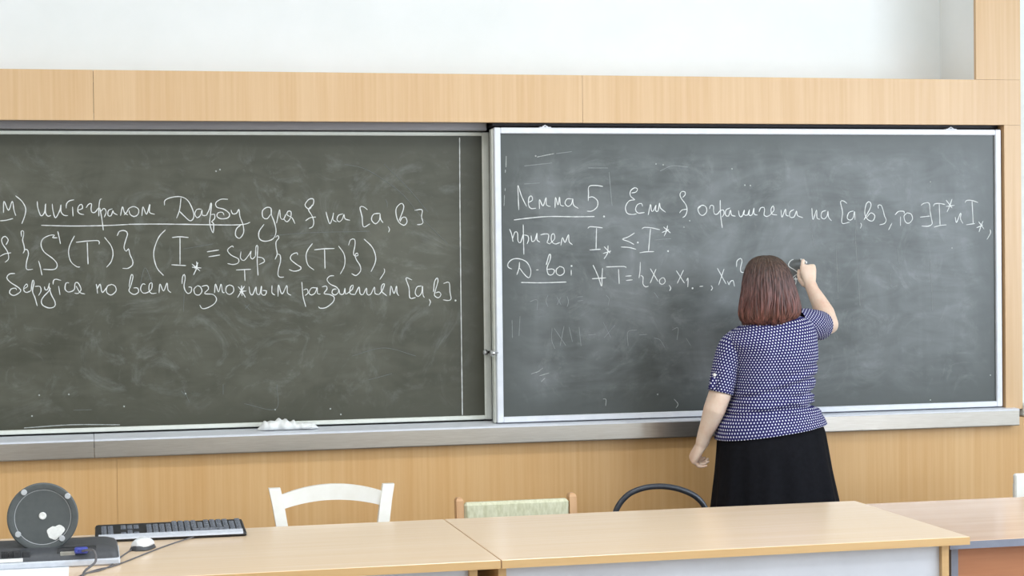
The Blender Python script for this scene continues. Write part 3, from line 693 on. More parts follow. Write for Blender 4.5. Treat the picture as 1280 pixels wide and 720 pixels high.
# monitor lying on its face, its round foot towards us
MX0, MX1, MY0, MY1 = -0.86, -0.396, -1.862, -1.60
t = thing('monitor', 'dark grey monitor lying face down, its round base facing us', 'monitor', ((MX0 + MX1)/2, (MY0 + MY1)/2, ZT)); o = Vector(t.location)
onto(t, o, MB().box(MX0, MX1, MY0, MY1, ZT + 0.001, ZT + 0.020, 0.004).build('screen_bezel', 'silver'))
onto(t, o, MB().box(MX0 + 0.03, MX1 - 0.03, MY0 + 0.03, MY1 - 0.03, ZT + 0.0003, ZT + 0.0012).build('screen', 'screen'))
shell = MB(); rings = []
for z, ins, fy in ((0.020, 0.003, 0.004), (0.032, 0.004, 0.008), (0.043, 0.012, 0.024), (0.050, 0.030, 0.046), (0.054, 0.06, 0.08), (0.055, 0.10, 0.12)):
    x0, x1, y0, y1 = MX0 + ins, MX1 - ins, MY0 + fy, MY1 - ins
    r = 0.022; ring = []
    for cx, cy, a0 in ((x1 - r, y1 - r, 0), (x0 + r, y1 - r, PI/2), (x0 + r, y0 + r, PI), (x1 - r, y0 + r, 1.5*PI)):
        for k in range(5):
            a = a0 + k*PI/8; ring.append((cx + r*math.cos(a), cy + r*math.sin(a), ZT + z))
    rings.append(ring)
shell.loft(rings); onto(t, o, shell.build('back_shell', 'plastic_dark', None, True, 50))
# connector bay and vents on the slanted lower side of the shell
def on_shell(px, py, lift=0.0):                  # a point on the sloping lower face
    return wp(px, py, MY0 + 0.012 + (700 - py)/17*0.022 - lift)
bay = MB(); q = [on_shell(70, 699), on_shell(118, 696), on_shell(120, 683), on_shell(72, 686)]
inn = [p + Vector((0, 0.016, 0.002)) for p in q]; off = Vector((0, -0.006, 0.001))
bay.loft([[p + off for p in q], inn])
bp = onto(t, o, bay.build('connector_bay', 'plastic_black'))
port = MB(); a = on_shell(85, 693, 0.008); port.box(a.x - 0.022, a.x + 0.020, a.y - 0.004, a.y + 0.010, a.z - 0.008, a.z + 0.008, 0.002)
onto(t, o, port.build('video_port', 'metal_port'))
vent = MB()
for i in range(9):
    a = on_shell(2 + i*1.9, 695, 0.007); vent.box(a.x - 0.0012, a.x + 0.0012, a.y - 0.003, a.y + 0.01, a.z - 0.013, a.z + 0.012)
onto(t, o, vent.build('vent_ribs', 'plastic_black'))
skt = MB()
for px in (21, 33):
    a = on_shell(px, 693, 0.007); skt.box(a.x - 0.011, a.x + 0.010, a.y - 0.006, a.y + 0.012, a.z - 0.010, a.z + 0.009, 0.002)
onto(t, o, skt.build('power_socket', 'plastic_black'))
a = on_shell(12, 701, 0.0075); onto(t, o, MB().box(a.x - 0.05, a.x + 0.036, a.y - 0.001, a.y + 0.004, a.z - 0.005, a.z + 0.005, 0.0005).build('type_label', 'sticker', None))
# the stand
dc = wp(53.5, 646.5, -1.80); R_D = 0.0995
neck = MB(); rings = []
for y, w_, z0, z1 in ((-1.795, 0.040, dc.z - 0.032, dc.z + 0.030), (-1.76, 0.034, dc.z - 0.034, dc.z + 0.02), (-1.70, 0.032, ZT + 0.05, dc.z + 0.0), (-1.64, 0.034, ZT + 0.045, ZT + 0.09)):
    rings.append([(dc.x + w_*math.copysign(abs(math.cos(k*PI/8))**0.6, math.cos(k*PI/8)), y, (z0 + z1)/2 + (z1 - z0)/2*math.copysign(abs(math.sin(k*PI/8))**0.6, math.sin(k*PI/8))) for k in range(16)])
neck.loft(rings); onto(t, o, neck.build('stand_neck', 'plastic_dark', None, True, 45))
disc = MB(); disc.lathe([(0.001, 0.014), (0.03, 0.016), (0.06, 0.016), (R_D - 0.012, 0.012), (R_D - 0.002, 0.004), (R_D, -0.002), (R_D - 0.004, -0.006), (R_D - 0.014, -0.0065), (R_D - 0.019, -0.0045), (R_D - 0.020, -0.001), (0.06, -0.001), (0.03, -0.001), (0.012, -0.001), (0.001, -0.001)], 72, 'y', dc)
base = onto(t, o, disc.build('stand_base', 'plastic_disc', None, True, 35))
ring_ = MB(); ring_.lathe([(R_D - 0.022, -0.0012), (R_D - 0.0215, -0.0022), (R_D - 0.0205, -0.0022), (R_D - 0.0200, -0.0012), (R_D - 0.022, -0.0012)], 72, 'y', dc, False)
def sub(ob, par): ob.parent = par; return ob
sub(ring_.build('groove_ring', 'pad_grey', None, True), base)
for px, py in ((30, 615.5), (84.5, 620), (22.5, 668), (77.5, 673)):
    a = wp(px, py, -1.806); sub(MB().lathe([(0.0085, 0.002), (0.0085, -0.0025), (0.007, -0.004), (0.001, -0.004)], 24, 'y', a).build('rubber_foot', 'pad_grey', None, True, 40), base)
a = wp(53.3, 644.8, -1.803); sub(MB().lathe([(0.0105, 0.003), (0.0105, -0.001), (0.009, -0.003), (0.005, -0.0032), (0.004, -0.002), (0.001, -0.002)], 24, 'y', a).build('centre_screw', 'sticker', None, True, 40), base)
st = MB(); a = wp(69.5, 665, -1.8018); n = 28; outl = []
for k in range(n):
    an = 2*PI*k/n; rr = 0.0215*(1 + 0.16*math.sin(2*an + 0.7) + 0.10*math.sin(3*an) + 0.05*math.sin(7*an))
    outl.append((rr*math.cos(an), rr*math.sin(an)))
st.loft([[(a.x + x, a.y + 0.0016, a.z + z) for x, z in outl], [(a.x + x, a.y, a.z + z) for x, z in outl]])
sub(st.build('torn_sticker', 'sticker'), base)

def cable(mb, pts, r=0.0022): mb.tube(crom([wz(x, y, z) if isinstance(z, float) else z for x, y, z in pts], 0.008), r, 8); return mb
# video cable with its blue plug
a = on_shell(101.5, 688, 0.020)
tv = thing('video_cable', 'grey video cable with a blue plug in the monitor connector bay', 'cable', (a.x, a.y, ZT)); ov = Vector(tv.location)
pl = MB(); pl.box(a.x - 0.019, a.x + 0.019, a.y - 0.012, a.y + 0.014, a.z - 0.008, a.z + 0.009, 0.004)
pl.tube([(a.x - 0.014, a.y - 0.010, a.z + 0.001), (a.x - 0.014, a.y - 0.022, a.z)], 0.004, 10); pl.tube([(a.x + 0.014, a.y - 0.010, a.z + 0.001), (a.x + 0.014, a.y - 0.022, a.z)], 0.004, 10)
onto(tv, ov, pl.build('plug', 'blue_plug', None, True, 40))
cb = MB(); s0 = Vector((a.x + 0.004, a.y - 0.012, a.z))
cb.tube(crom([s0, s0 + Vector((0.03, -0.035, 0.006)), s0 + Vector((0.035, -0.06, -0.022)), wz(106, 714, ZT + 0.006), wz(101, 727, ZT + 0.005), wz(90, 742, ZT + 0.005), wz(60, 748, ZT + 0.005)], 0.008), 0.0034, 10)
onto(tv, ov, cb.build('cord', 'cable', None, True))
# keyboard
KX0, KX1, KY0, KY1 = -0.463, 0.0, -1.43, -1.285
t = thing('keyboard', 'dark computer keyboard with silver front edge at the back of the left desk', 'keyboard', ((KX0 + KX1)/2, (KY0 + KY1)/2, ZT), 0.0); o = Vector(t.location)
kb = MB(); prof = [(KY0 + 0.006, 0.002), (KY0, 0.008), (KY0 + 0.002, 0.014), (KY0 + 0.010, 0.017), (KY1 - 0.004, 0.036), (KY1, 0.032), (KY1, 0.004), (KY1 - 0.004, 0.002)]
rings = []
for x, s_ in ((KX0, 0.75), (KX0 + 0.004, 0.95), (KX0 + 0.012, 1), (KX1 - 0.012, 1), (KX1 - 0.004, 0.95), (KX1, 0.75)):
    rings.append([(x, (KY0 + KY1)/2 + (y - (KY0 + KY1)/2)*(0.96 + 0.04*s_), ZT + 0.002 + (z - 0.002)*s_) for y, z in prof])
kb.loft(rings); onto(t, o, kb.build('case', 'plastic_black', None, True, 30))
fs = MB(); fs.loft([[(x, y, ZT + z) for y, z in ((KY0 - 0.0008, 0.009), (KY0 + 0.002, 0.0148), (KY0 + 0.026, 0.0215), (KY0 + 0.026, 0.0185))] for x in (KX0 + 0.01, KX1 - 0.01)])
onto(t, o, fs.build('front_strip', 'silver'))
kme = None; nk = 0
for r_ in range(6):
    y = KY0 + 0.034 + r_*0.0185 + (0.005 if r_ == 5 else 0)
    z = ZT + 0.0150 + (y - KY0)/(KY1 - KY0)*0.0205
    for i in range(22):
        if (i in (15, 19)) or (r_ in (1, 2) and i in (16, 17, 18) and (r_, i) != (1, 17)) or (r_ == 0 and i in (3, 4, 5, 6, 7)) or (r_ == 5 and i >= 19) or (r_ == 5 and i in (1, 6, 11)): continue
        if nk >= 99: break
        x = KX1 - 0.020 - i*0.0198
        if kme is None:
            k = MB(); rg = []
            for hz, ww in ((0, 0.0084), (0.004, 0.0078), (0.0055, 0.0064)): rg.append([(-ww, -ww, hz), (ww, -ww, hz), (ww, ww*0.95, hz), (-ww, ww*0.95, hz)])
            k.loft(rg); ko = k.build('key', 'key_cap', t); kme = ko.data
        else:
            ko = bpy.data.objects.new('key', kme); C.objects.link(ko); ko.parent = t
        ko.location = Vector((x, y, z)) - o; nk += 1
sp_ = MB(); sp_.box(KX1 - 0.165, KX1 - 0.062, KY0 + 0.0265, KY0 + 0.0415, ZT + 0.020, ZT + 0.028, 0.002); onto(t, o, sp_.build('space_bar', 'key_cap'))
kc = MB(); kc.tube(crom([Vector((-0.16, KY0 + 0.008, ZT + 0.006)), wz(214, 680, ZT + 0.003), wz(192, 688, ZT + 0.003), wz(162, 700, ZT + 0.003), wz(140, 708, ZT + 0.003), wz(118, 713, ZT + 0.003), wz(90, 724, ZT + 0.003), wz(60, 735, ZT + 0.003)], 0.008), 0.0022, 8)
onto(t, o, kc.build('cord', 'cable', None, True))
# mouse
mc = wz(179, 686, ZT)
t = thing('computer_mouse', 'small white computer mouse with dark sides in front of the keyboard', 'mouse', (mc.x, mc.y, ZT), math.radians(-25)); o = Vector(t.location)
def mouse_shell(z0, k, h):
    rings = []; N = 14
    for i in range(N + 1):
        t_ = i/N; yy = -0.052 + 0.104*t_; wv = 0.031*k*math.sqrt(max(0.0004, 1 - (2*t_ - 1)**4))*(0.92 + 0.16*(1 - t_)); hv = h*math.sqrt(max(0.0004, 1 - (1.9*t_ - 0.85)**2*0.9))
        rings.append([(wv*math.cos(PI*j/12), yy*k, z0 + hv*math.sin(PI*j/12)) for j in range(13)])
    return MB().loft(rings)
mouse_shell(0.0, 1.0, 0.022).build('body', 'plastic_dark', t, True)
mouse_shell(0.012, 0.90, 0.024).build('top_cover', 'mouse_white', t, True)
w_ = MB(); w_.lathe([(0.001, -0.003), (0.007, -0.003), (0.007, 0.003), (0.001, 0.003)], 18, 'x', (0, 0.030, 0.024)); w_.build('scroll_wheel', 'plastic_black', t, True, 40)
mcb = MB(); mcb.tube(crom([wz(172, 683, ZT + 0.004), wz(160, 690, ZT + 0.003), wz(150, 697, ZT + 0.003), wz(138, 707, ZT + 0.003), wz(125, 713, ZT + 0.003), wz(104, 718, ZT + 0.003), wz(100, 730, ZT + 0.003)], 0.008), 0.0022, 8)
ob = mcb.build('cord', 'cable', None, True); ob.parent = t; ob.matrix_parent_inverse = (Matrix.Translation(o) @ Matrix.Rotation(math.radians(-25), 4, 'Z')).inverted()
# sheet of paper under the monitor
pa, pb = wz(86, 713, ZT), wz(84, 728, ZT)
tag(MB().box(-0.92, pa.x, -2.02, -1.80, ZT + 0.0001, ZT + 0.0010).build('paper_sheet', 'paper'), 'white sheet of paper on the desk under the monitor edge', 'paper')
# ------------------------------------------------------------------ the woman at the right board
YB_ = -0.42
SKIN = MB()
def ring_at(Lp, Rp, ryb, ryf, yc, n, ex=2.25):
    c_ = (Lp + Rp)/2; ax = (Rp - Lp)/2; out = []
    for k in range(n):
        a = 2*PI*k/n - PI/2                      # starts at the middle of the back
        cx, sy = math.cos(a), math.sin(a)
        x = math.copysign(abs(cx)**(2/ex), cx); y = math.copysign(abs(sy)**(2/ex), sy)
        out.append(c_ + ax*x + Vector((0, (ryf if y > 0 else ryb)*y + yc - c_.y, 0)))
    return out
def resample(rows, m):
    P = [[float(v) for v in r] for r in rows]; out = []; K = len(P[0])
    for i in range(len(P) - 1):
        a = P[max(i-1, 0)]; b = P[i]; c2 = P[i+1]; d = P[min(i+2, len(P)-1)]
        for j in range(m):
            t = j/m
            out.append([0.5*(2*b[q] + (c2[q]-a[q])*t + (2*a[q]-5*b[q]+4*c2[q]-d[q])*t*t + (3*b[q]-a[q]-3*c2[q]+d[q])*t**3) for q in range(K)])
    out.append(P[-1]); return out
# torso rows: left px, py, right px, py, depth back, depth front, centre y
TORSO = [(896, 550, 1031, 527, .170, .165, -.42), (898, 538, 1028, 521, .165, .165, -.42), (905, 522, 1022, 512, .152, .165, -.42), (911, 507, 1016.5, 501, .143, .160, -.42),
         (914.5, 493, 1014.5, 490, .138, .155, -.42), (917, 476, 1016, 474, .138, .165, -.42), (917.5, 458, 1018.5, 453, .140, .185, -.42), (914, 442, 1018.5, 432, .138, .185, -.42),
         (907, 429, 1017, 414, .125, .155, -.42), (910, 418, 1010, 400, .100, .12, -.418), (922, 411, 998, 394, .080, .09, -.41), (936, 405, 985, 391, .062, .07, -.40), (941, 401.5, 979, 390, .056, .058, -.395)]
def torso_rings(n, m, grow, wrinkle):
    rings = []
    for r in resample(TORSO, m):
        Lp, Rp = wp(r[0], r[1], YB_), wp(r[2], r[3], YB_)
        R_ = ring_at(Lp, Rp, r[4], r[5], r[6], n); c_ = sum(R_, Vector())/n; out = []
        for p in R_:
            d = Vector((p.x - c_.x, p.y - c_.y, 0)); l = d.length; d.normalize(); w_ = grow
            if wrinkle:
                z = p.z; s_ = (p.x - 2.12)
                wm = math.exp(-((z - 1.035)/0.075)**2)
                w_ += wm*0.014*noise.noise(Vector((s_*4.0 + 3, z*34 - s_*7, p.y*4)))
                w_ += wm*0.009*noise.noise(Vector((s_*8.0 + 3, z*62 + s_*10, 7 + p.y*6)))
                w_ += 0.006*noise.noise(Vector((s_*9, z*7 + s_*3, 4 + p.y*5)))
                for z0, sl, am, wd in ((1.045, 0.16, 0.020, 0.010), (1.088, 0.24, 0.015, 0.010), (1.008, 0.08, 0.018, 0.011), (0.972, 0.26, 0.010, 0.010), (1.125, 0.30, 0.008, 0.011)):
                    w_ -= am*math.exp(-((z - z0 - sl*s_)/wd)**2)*max(0.0, min(1.0, 0.75 + s_*1.5))
                if p.y < c_.y: w_ -= 0.008*math.exp(-(s_/0.03)**2)*math.exp(-((z - 1.17)/0.14)**2)
            out.append(p + d*w_)
        rings.append(out)
    return rings
ro = wp(962, 560, YB_); PO = Vector((ro.x, YB_, 0))

# ---- body: torso, neck, head, arms, hands, legs in one surface
SKIN.loft(torso_rings(40, 2, -0.046, False))
hipc = wp(966, 556, YB_)
SKIN.loft([ring_at(Vector((hipc.x - a, YB_, z)), Vector((hipc.x + a, YB_, z)), b, b, YB_, 40) for z, a, b in ((0.74, 0.10, 0.09), (0.78, 0.165, 0.135), (0.86, 0.19, 0.15), (0.93, 0.165, 0.14), (1.0, 0.14, 0.125))])
for sx in (-1, 1):
    x = hipc.x
    SKIN.tube([(x + sx*0.095, YB_, 0.82), (x + sx*0.10, YB_ + 0.01, 0.62), (x + sx*0.095, YB_, 0.46), (x + sx*0.095, YB_ - 0.02, 0.32), (x + sx*0.095, YB_ - 0.02, 0.12), (x + sx*0.097, YB_ - 0.01, 0.06)], [0.105, 0.088, 0.062, 0.058, 0.040, 0.038], 20)
    SKIN.tube([(x + sx*0.097, YB_ - 0.03, 0.045), (x + sx*0.105, YB_ + 0.07, 0.036), (x + sx*0.11, YB_ + 0.135, 0.026)], [0.034, 0.034, 0.022], 16)
# head
hd = wp(960, 357, -0.39); YAWH = math.radians(-16)
Hm = Matrix.Translation(hd) @ Matrix.Rotation(YAWH, 4, 'Z')
def hball(c_, r, n=24, m=16): SKIN.ball(Hm @ Vector(c_), r, n, m, Matrix.Rotation(YAWH, 3, 'Z'))
hball((0, -0.008, 0.018), (0.074, 0.088, 0.088)); hball((0, 0.030, -0.045), (0.056, 0.058, 0.075)); hball((0, 0.062, -0.098), (0.024, 0.020, 0.018))
hball((0, 0.078, 0.020), (0.045, 0.016, 0.030)); hball((0, 0.095, -0.030), (0.012, 0.019, 0.013)); hball((0, 0.088, -0.010), (0.008, 0.014, 0.026))
hball((0, 0.084, -0.066), (0.022, 0.009, 0.006)); hball((0, 0.083, -0.076), (0.019, 0.009, 0.006))
for sx in (-1, 1):
    hball((sx*0.034, 0.066, -0.034), (0.022, 0.020, 0.020)); hball((sx*0.076, -0.005, -0.014), (0.009, 0.018, 0.030)); hball((sx*0.030, 0.082, 0.016), (0.020, 0.008, 0.006))
nb = wp(961, 402, -0.405); SKIN.tube([nb + Vector((0, 0, -0.05)), nb, hd + Vector((0, -0.005, -0.07))], [0.060, 0.055, 0.052], 20)
# arms
SKIN.tube([wp(916, 432, -.42), wp(907, 462, -.425), wp(899.5, 494, -.43), wp(893, 512, -.42), wp(886.5, 530, -.40), wp(880.5, 544, -.385), wp(877.5, 554, -.375)], [.036, .042, .0445, .0435, .036, .0285, .026], 20)
SKIN.tube([wp(998, 408, -.41), wp(1016, 408, -.31), wp(1035.5, 405, -.215), wp(1031, 391, -.175), wp(1023, 376, -.135), wp(1016, 363, -.10), wp(1013, 355, -.085)], [.040, .046, .043, .040, .0335, .0265, .0245], 20)
def hand(wrist, d, s_hint, side, pl, pw, fingers, thumb, nails):
    d = Vector(d).normalized(); s_ = Vector(s_hint); s_ = (s_ - d*s_.dot(d)).normalized(); n_ = d.cross(s_)*side   # n_: out of the back of the hand
    W = Vector(wrist)
    rg = []
    for t, wv, tv, sh in ((-0.25, 0.62, 0.024, 0), (0.0, 0.66, 0.022, 0), (0.35, 0.86, 0.0185, 0.0), (0.75, 1.0, 0.0160, 0.0), (1.0, 0.98, 0.0125, 0.0), (1.08, 0.85, 0.008, 0)):
        c_ = W + d*pl*t
        rg.append([c_ + s_*(pw/2*wv*math.copysign(abs(math.cos(a))**0.8, math.cos(a))) + n_*(tv*math.copysign(abs(math.sin(a))**0.8, math.sin(a))) for a in [2*PI*k/20 for k in range(20)]])
    SKIN.loft(rg)
    tips = []
    for off, ln, r, angs, spread in fingers:
        p = W + d*pl*0.93 + s_*off*pw; pts = [p]; ang = 0
        for L_, a in zip((0.44*ln, 0.31*ln, 0.25*ln), angs):
            ang += math.radians(a); q = (d*math.cos(ang) - n_*math.sin(ang) + s_*spread).normalized(); p = p + q*L_; pts.append(p)
        P = []; Rr = []
        for i in range(3):
            P += [pts[i], pts[i].lerp(pts[i+1], 0.5)]; Rr += [r*(1.06 - 0.10*i), r*(0.94 - 0.10*i)]
        P.append(pts[3]); Rr.append(r*0.70)
        SKIN.tube(P, Rr, 12); tips.append((pts[3], (pts[3]-pts[2]).normalized(), r))
    tp = [W + d*(a*pl) + s_*(b*pw) + n_*c2 for a, b, c2 in thumb]
    SKIN.tube(tp, [0.0135, 0.0115, 0.0095, 0.0072][:len(tp)], 12)
    return tips, n_, s_, d
lw = wp(877.3, 555, -.373)
hand(lw, (-0.30, 0.28, -0.62), (0, 1, 0.15), -1, 0.076, 0.070,
     [(0.36, 0.072, .0085, (62, 60, 35), 0.02), (0.12, 0.080, .0088, (68, 58, 35), 0.0), (-0.13, 0.074, .0084, (70, 52, 30), 0.0), (-0.37, 0.060, .0076, (66, 42, 25), -0.05)],
     [(0.12, 0.34, -0.008), (0.50, 0.62, -0.022), (0.85, 0.55, -0.036), (1.08, 0.36, -0.044)], None)
rw = wp(1012.5, 355.5, -.085)
CH = wp(1002.5, 324.5, -0.016)                      # where finger tips hold the chalk
tips, rn, rs, rd = hand(rw, (0.02, 0.30, 0.80), (-1, 0.35, 0.1), 1, 0.080, 0.068,
     [(0.12, 0.074, .0086, (52, 82, 40), 0.03), (-0.13, 0.070, .0083, (60, 85, 45), 0.0), (-0.37, 0.058, .0075, (64, 85, 45), -0.03)],
     [(0.10, 0.32, -0.014), (0.45, 0.50, -0.032), (0.78, 0.52, -0.045), (1.02, 0.48, -0.048)], None)
kn = rw + rd*0.074 + rs*0.36*0.068
P0, P3 = kn, CH + Vector((0.004, -0.006, -0.004)); mid = kn.lerp(P3, 0.5) + rn*0.014 + Vector((0, 0, 0.010))
SKIN.tube([P0, P0.lerp(mid, 0.5) + rn*0.003, mid, mid.lerp(P3, 0.55) + rn*0.002, P3], [.0092, .0084, .0082, .0074, .0062], 12)

body = SKIN.build('person', 'skin')
bake(body, [('REMESH', dict(mode='VOXEL', voxel_size=0.0036)), ('SMOOTH', dict(factor=0.5, iterations=5))])
body.data.materials.clear(); body.data.materials.append(MT['skin'])
body.data.transform(Matrix.Translation(-PO)); body.location = PO
tag(body, 'woman seen from behind, dotted navy blouse, long black skirt, writing on the right blackboard', 'person')
def wear(ob): ob.parent = body; ob.matrix_parent_inverse = Matrix.Translation(-PO); return ob

# ---- eyes
for sx in (-1, 1):
    e = MB().ball(Hm @ Vector((sx*0.031, 0.073, -0.002)), 0.0118, 16, 12).build('eye', 'eye', None, True); wear(e)
    p = Hm @ Vector((sx*0.031, 0.0836, -0.002)); ir = MB().ball(p, (0.0055, 0.0022, 0.0055), 14, 8).build('iris', 'iris', None, True)
    ir.parent = e

# ---- blouse
BL = MB()
def add_uv_loft(rings, vs, ref):
    uvs = []
    for R_, v in zip(rings, vs):
        n = len(R_); acc = [0.0]
        for k in range(1, n): acc.append(acc[-1] + (R_[k] - R_[k-1]).length)
        tot = acc[-1] + (R_[0] - R_[-1]).length
        for k in range(n):
            u = acc[k] if acc[k] < tot/2 else acc[k] - tot
            uvs.append((u + ref, v))
    BL.loft(rings, (False, False), uvs)
TR_ = torso_rings(132, 9, 0.0, True)
vs = [sum((p.z for p in R_), 0.0)/len(R_) for R_ in TR_]
inner = [[p + Vector((c_.x - p.x, c_.y - p.y, 0)).normalized()*0.003 + Vector((0, 0, 0.001)) for p in TR_[0]] for c_ in [sum(TR_[0], Vector())/len(TR_[0])]][0]
add_uv_loft([inner] + TR_, [vs[0]] + vs, 5.0)
def sleeve(px, r, ref, seam):
    P = [wp(*q) for q in px]; C_ = resample([(p.x, p.y, p.z, rr) for p, rr in zip(P, r)], 9); rings = []; vv = []; L_ = 0; u = None; n = 56
    for i, q in enumerate(C_):
        p = Vector(q[:3]); a = Vector(C_[max(i-1, 0)][:3]); b = Vector(C_[min(i+1, len(C_)-1)][:3]); t = (b - a).normalized()
        if u is None:
            u = Vector(seam); 
        u = (u - t*u.dot(t)).normalized(); w_ = t.cross(u)
        if i: L_ += (p - Vector(C_[i-1][:3])).length
        ring = []
        for k in range(n):
            an = 2*PI*k/n; rr = q[3]*(1 + 0.035*noise.noise(Vector((math.cos(an)*1.6, math.sin(an)*1.6, L_*26 + ref)))) 
            ring.append(p + (u*math.cos(an) + w_*math.sin(an))*rr)
        rings.append(ring); vv.append(-L_)
    c_ = Vector(C_[-1][:3]); rings.append([c_ + (p - c_)*0.95 - (Vector(C_[-1][:3]) - Vector(C_[-2][:3])).normalized()*0.004 for p in rings[-1]]); vv.append(-L_)
    rings.append([c_ + (p - c_)*0.97 - (Vector(C_[-1][:3]) - Vector(C_[-4][:3])).normalized()*0.03 for p in rings[-2]]); vv.append(-L_ + 0.03)
    add_uv_loft(rings, vv, ref)
sleeve([(922, 424, -.418), (915, 434, -.42), (909, 452, -.422), (904.5, 472, -.426), (900.5, 491.5, -.43)], [.046, .053, .054, .053, .0515], 7.0, (0, -1, 0))
sleeve([(992, 404, -.415), (1004, 405, -.37), (1013, 405.5, -.335), (1019, 406, -.30), (1025, 407, -.268)], [.056, .062, .062, .060, .058], 9.0, (0, -1, 0.2))
bl = BL.build('blouse', 'dots', None, True); wear(bl)
tb = MB(); a = wp(893.5, 468.5, -.487); tb.lathe([(0.001, -0.002), (0.0055, -0.002), (0.006, 0.0), (0.006, 0.006)], 20, 'y', a)
b_ = tb.build('sleeve_button', 'button', None, True, 40); b_.parent = bl
ts = MB(); q = [wp(890.5, 471, -.486), wp(896.5, 473, -.489), wp(893.5, 487, -.487), wp(887.5, 485, -.482)]
ts.loft([[p + Vector((0, -0.001, 0)) for p in q], [p + Vector((0, 0.014, 0)) for p in q]], (True, True), [(7.0 + p.x, p.z) for p in q]*2)
b_ = ts.build('sleeve_tab', 'dots', None, True, 40); b_.parent = bl

# ---- skirt
SK = MB(); rings = []
rows = [(906, 530, 1022, 522, .150, .150), (900, 545, 1028, 537, .163, .16), (899, 560, 1031, 552, .172, .165), (897, 590, 1037.5, 588, .185, .17), (893, 630, 1046, 630, .195, .18), (889, 680, 1055, 680, .21, .195), (884, 705, 1061, 705, .217, .20)]
for i, r in enumerate(resample(rows, 7)):
    Lp, Rp = wp(r[0], r[1], YB_), wp(r[2], r[3], YB_); R_ = ring_at(Lp, Rp, r[4], r[5], YB_, 110, 2.1); c_ = sum(R_, Vector())/110; t = i/(7*6); out = []
    for k, p in enumerate(R_):
        d = (p - c_); d.z = 0; d.normalize(); a = 2*PI*k/110
        out.append(p + d*(0.013*t*t*math.sin(9*a + 0.8*math.sin(2*a)) + 0.006*t*math.sin(17*a + 1.0)))
    rings.append(out)
low = rings[-1]; c_ = sum(low, Vector())/110
for z, g in ((0.55, 1.03), (0.42, 1.07), (0.34, 1.09)): rings.append([Vector((c_.x + (p.x - c_.x)*g, c_.y + (p.y - c_.y)*g, z)) for p in low])
rings.append([Vector((c_.x + (p.x - c_.x)*1.07, c_.y + (p.y - c_.y)*1.07, 0.342)) for p in low])
SK.loft(rings, (False, False)); wear(SK.build('skirt', 'skirt', None, True))

# ---- shoes
for sx in (-1, 1):
    x0 = hipc.x + sx*0.10; sh = MB(); rg = []
    for y, w_, h in ((-0.075, 0.020, 0.050), (-0.068, 0.030, 0.066), (-0.03, 0.036, 0.070), (0.03, 0.038, 0.066), (0.09, 0.044, 0.056), (0.14, 0.040, 0.044), (0.165, 0.026, 0.034), (0.172, 0.012, 0.024)):
        rg.append([Vector((x0 + sx*0.008*(y*8) + w_*math.cos(2*PI*k/16), YB_ + y - 0.0, 0.001 + max(0.0, h*0.5 + h*0.5*math.copysign(abs(math.sin(2*PI*k/16))**0.7, math.sin(2*PI*k/16))))) for k in range(16)])
    sh.loft(rg); wear(sh.build('shoe', 'shoe', None, True))

# ---- hair: shoulder-length bob, an under-layer and many locks
HR = [(957, 320.2, 961, 320.2, .006, .006, -.385), (948, 322, 968.5, 322, .045, .045, -.385), (940, 327, 976, 327.5, .078, .075, -.388), (934.5, 336, 982, 337, .102, .085, -.39), (930.5, 349, 987, 350, .117, .080, -.393),
      (927, 364, 991.5, 365, .122, .045, -.398), (923.5, 378, 995.5, 378, .125, .038, -.402), (921.5, 391, 996.5, 389, .124, .036, -.404), (923, 400, 991.5, 397.5, .114, .032, -.406), (928, 405, 985, 402.5, .098, .028, -.406)]
hrows = resample(HR, 6); HN = 96; hring = []
for r in hrows: hring.append(ring_at(wp(r[0], r[1], -.39), wp(r[2], r[3], -.39), r[4], r[5], r[6], HN, 2.1))
H_ = MB(); rings = []
for i, R_ in enumerate(hring):
    c_ = sum(R_, Vector())/HN; out = []
    for k, p in enumerate(R_):
        d = p - c_; q = 0.94 + 0.018*noise.noise(Vector((math.cos(2*PI*k/HN)*7, math.sin(2*PI*k/HN)*7, i*0.05)))
        out.append(c_ + Vector((d.x*q, d.y*q, d.z)))
    rings.append(out)
H_.loft(rings)
rnd = random.Random(5)
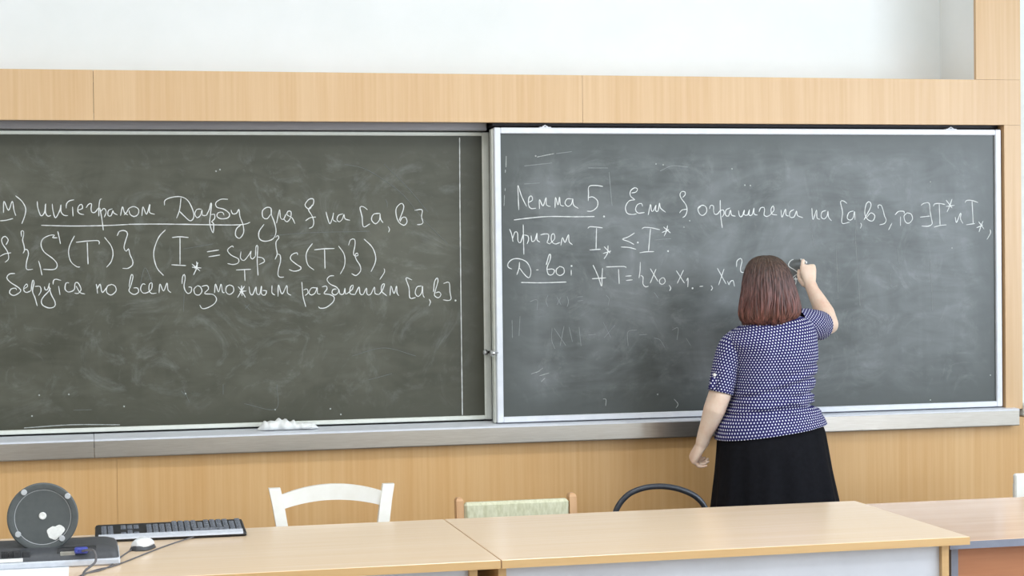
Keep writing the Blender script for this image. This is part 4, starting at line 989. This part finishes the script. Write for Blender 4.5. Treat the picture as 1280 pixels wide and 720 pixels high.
def hpt(fi, fk, q):
    i = min(len(hring) - 2, int(fi)); t = fi - i; k = int(math.floor(fk)) ; u = fk - k
    f = lambda I: hring[I][k % HN].lerp(hring[I][(k+1) % HN], u)
    p = f(i).lerp(f(i+1), t); c_ = (sum(hring[i], Vector())*(1-t) + sum(hring[i+1], Vector())*t)/HN
    d = p - c_; return c_ + Vector((d.x*q, d.y*q, d.z))
N_ = len(hring) - 1
for s_ in range(430):
    fk = rnd.uniform(-HN*0.36, HN*0.36); st = rnd.choice([0.6, 1.5, 3, 5, 9, 14, 20]); en = N_ - abs(rnd.gauss(0, 1.6)) if rnd.random() < 0.8 else N_ - rnd.uniform(3, 14)
    en = max(en, st + 6); q0 = rnd.uniform(0.935, 0.992); ph = rnd.uniform(0, 6.28); am = rnd.uniform(0.3, 2.0); r0 = rnd.uniform(0.0020, 0.0058); pts = []; rad = []; m = 15
    drift = rnd.gauss(0, 1.1)
    for j in range(m + 1):
        t = j/m; fi = st + (en - st)*t
        pts.append(hpt(fi, fk + drift*t + am*0.5*math.sin(ph + t*5)*t + 1.5*t*math.sin(fk*0.42 + t*7.5), q0 + 0.018*math.sin(ph*2 + t*4)*t + 0.035*t*noise.noise(Vector((fk*0.28, t*1.5, 9))) - (0.05*max(0, t - 0.85)/0.15 if rnd else 0)))
        rad.append(r0*(0.55 + 0.6*math.sin(PI*min(1, t*1.15 + 0.12))) if j < m else r0*0.3)
    pts[-1] += Vector((rnd.uniform(-.006, .006), 0, rnd.uniform(-0.014, 0.004)))
    H_.tube(pts, rad, 6, 1.0, None, False)
wear(H_.build('hair', 'hair', None, True))
# chalk stick
ck = MB(); d = (CH - wp(1002, 324, 0.0)); e = Vector((CH.x - 0.001, -0.0013, CH.z + 0.001)); dv = Vector((0.28, -0.80, -0.30)).normalized()
ck.tube([e, e + dv*0.006, e + dv*0.040], [0.0032, 0.0045, 0.0045], 14, 1.0, None, False)
tag(ck.build('chalk_stick', 'chalk', None, True, 40), 'short white chalk stick pinched in the writing hand of the woman', 'chalk')
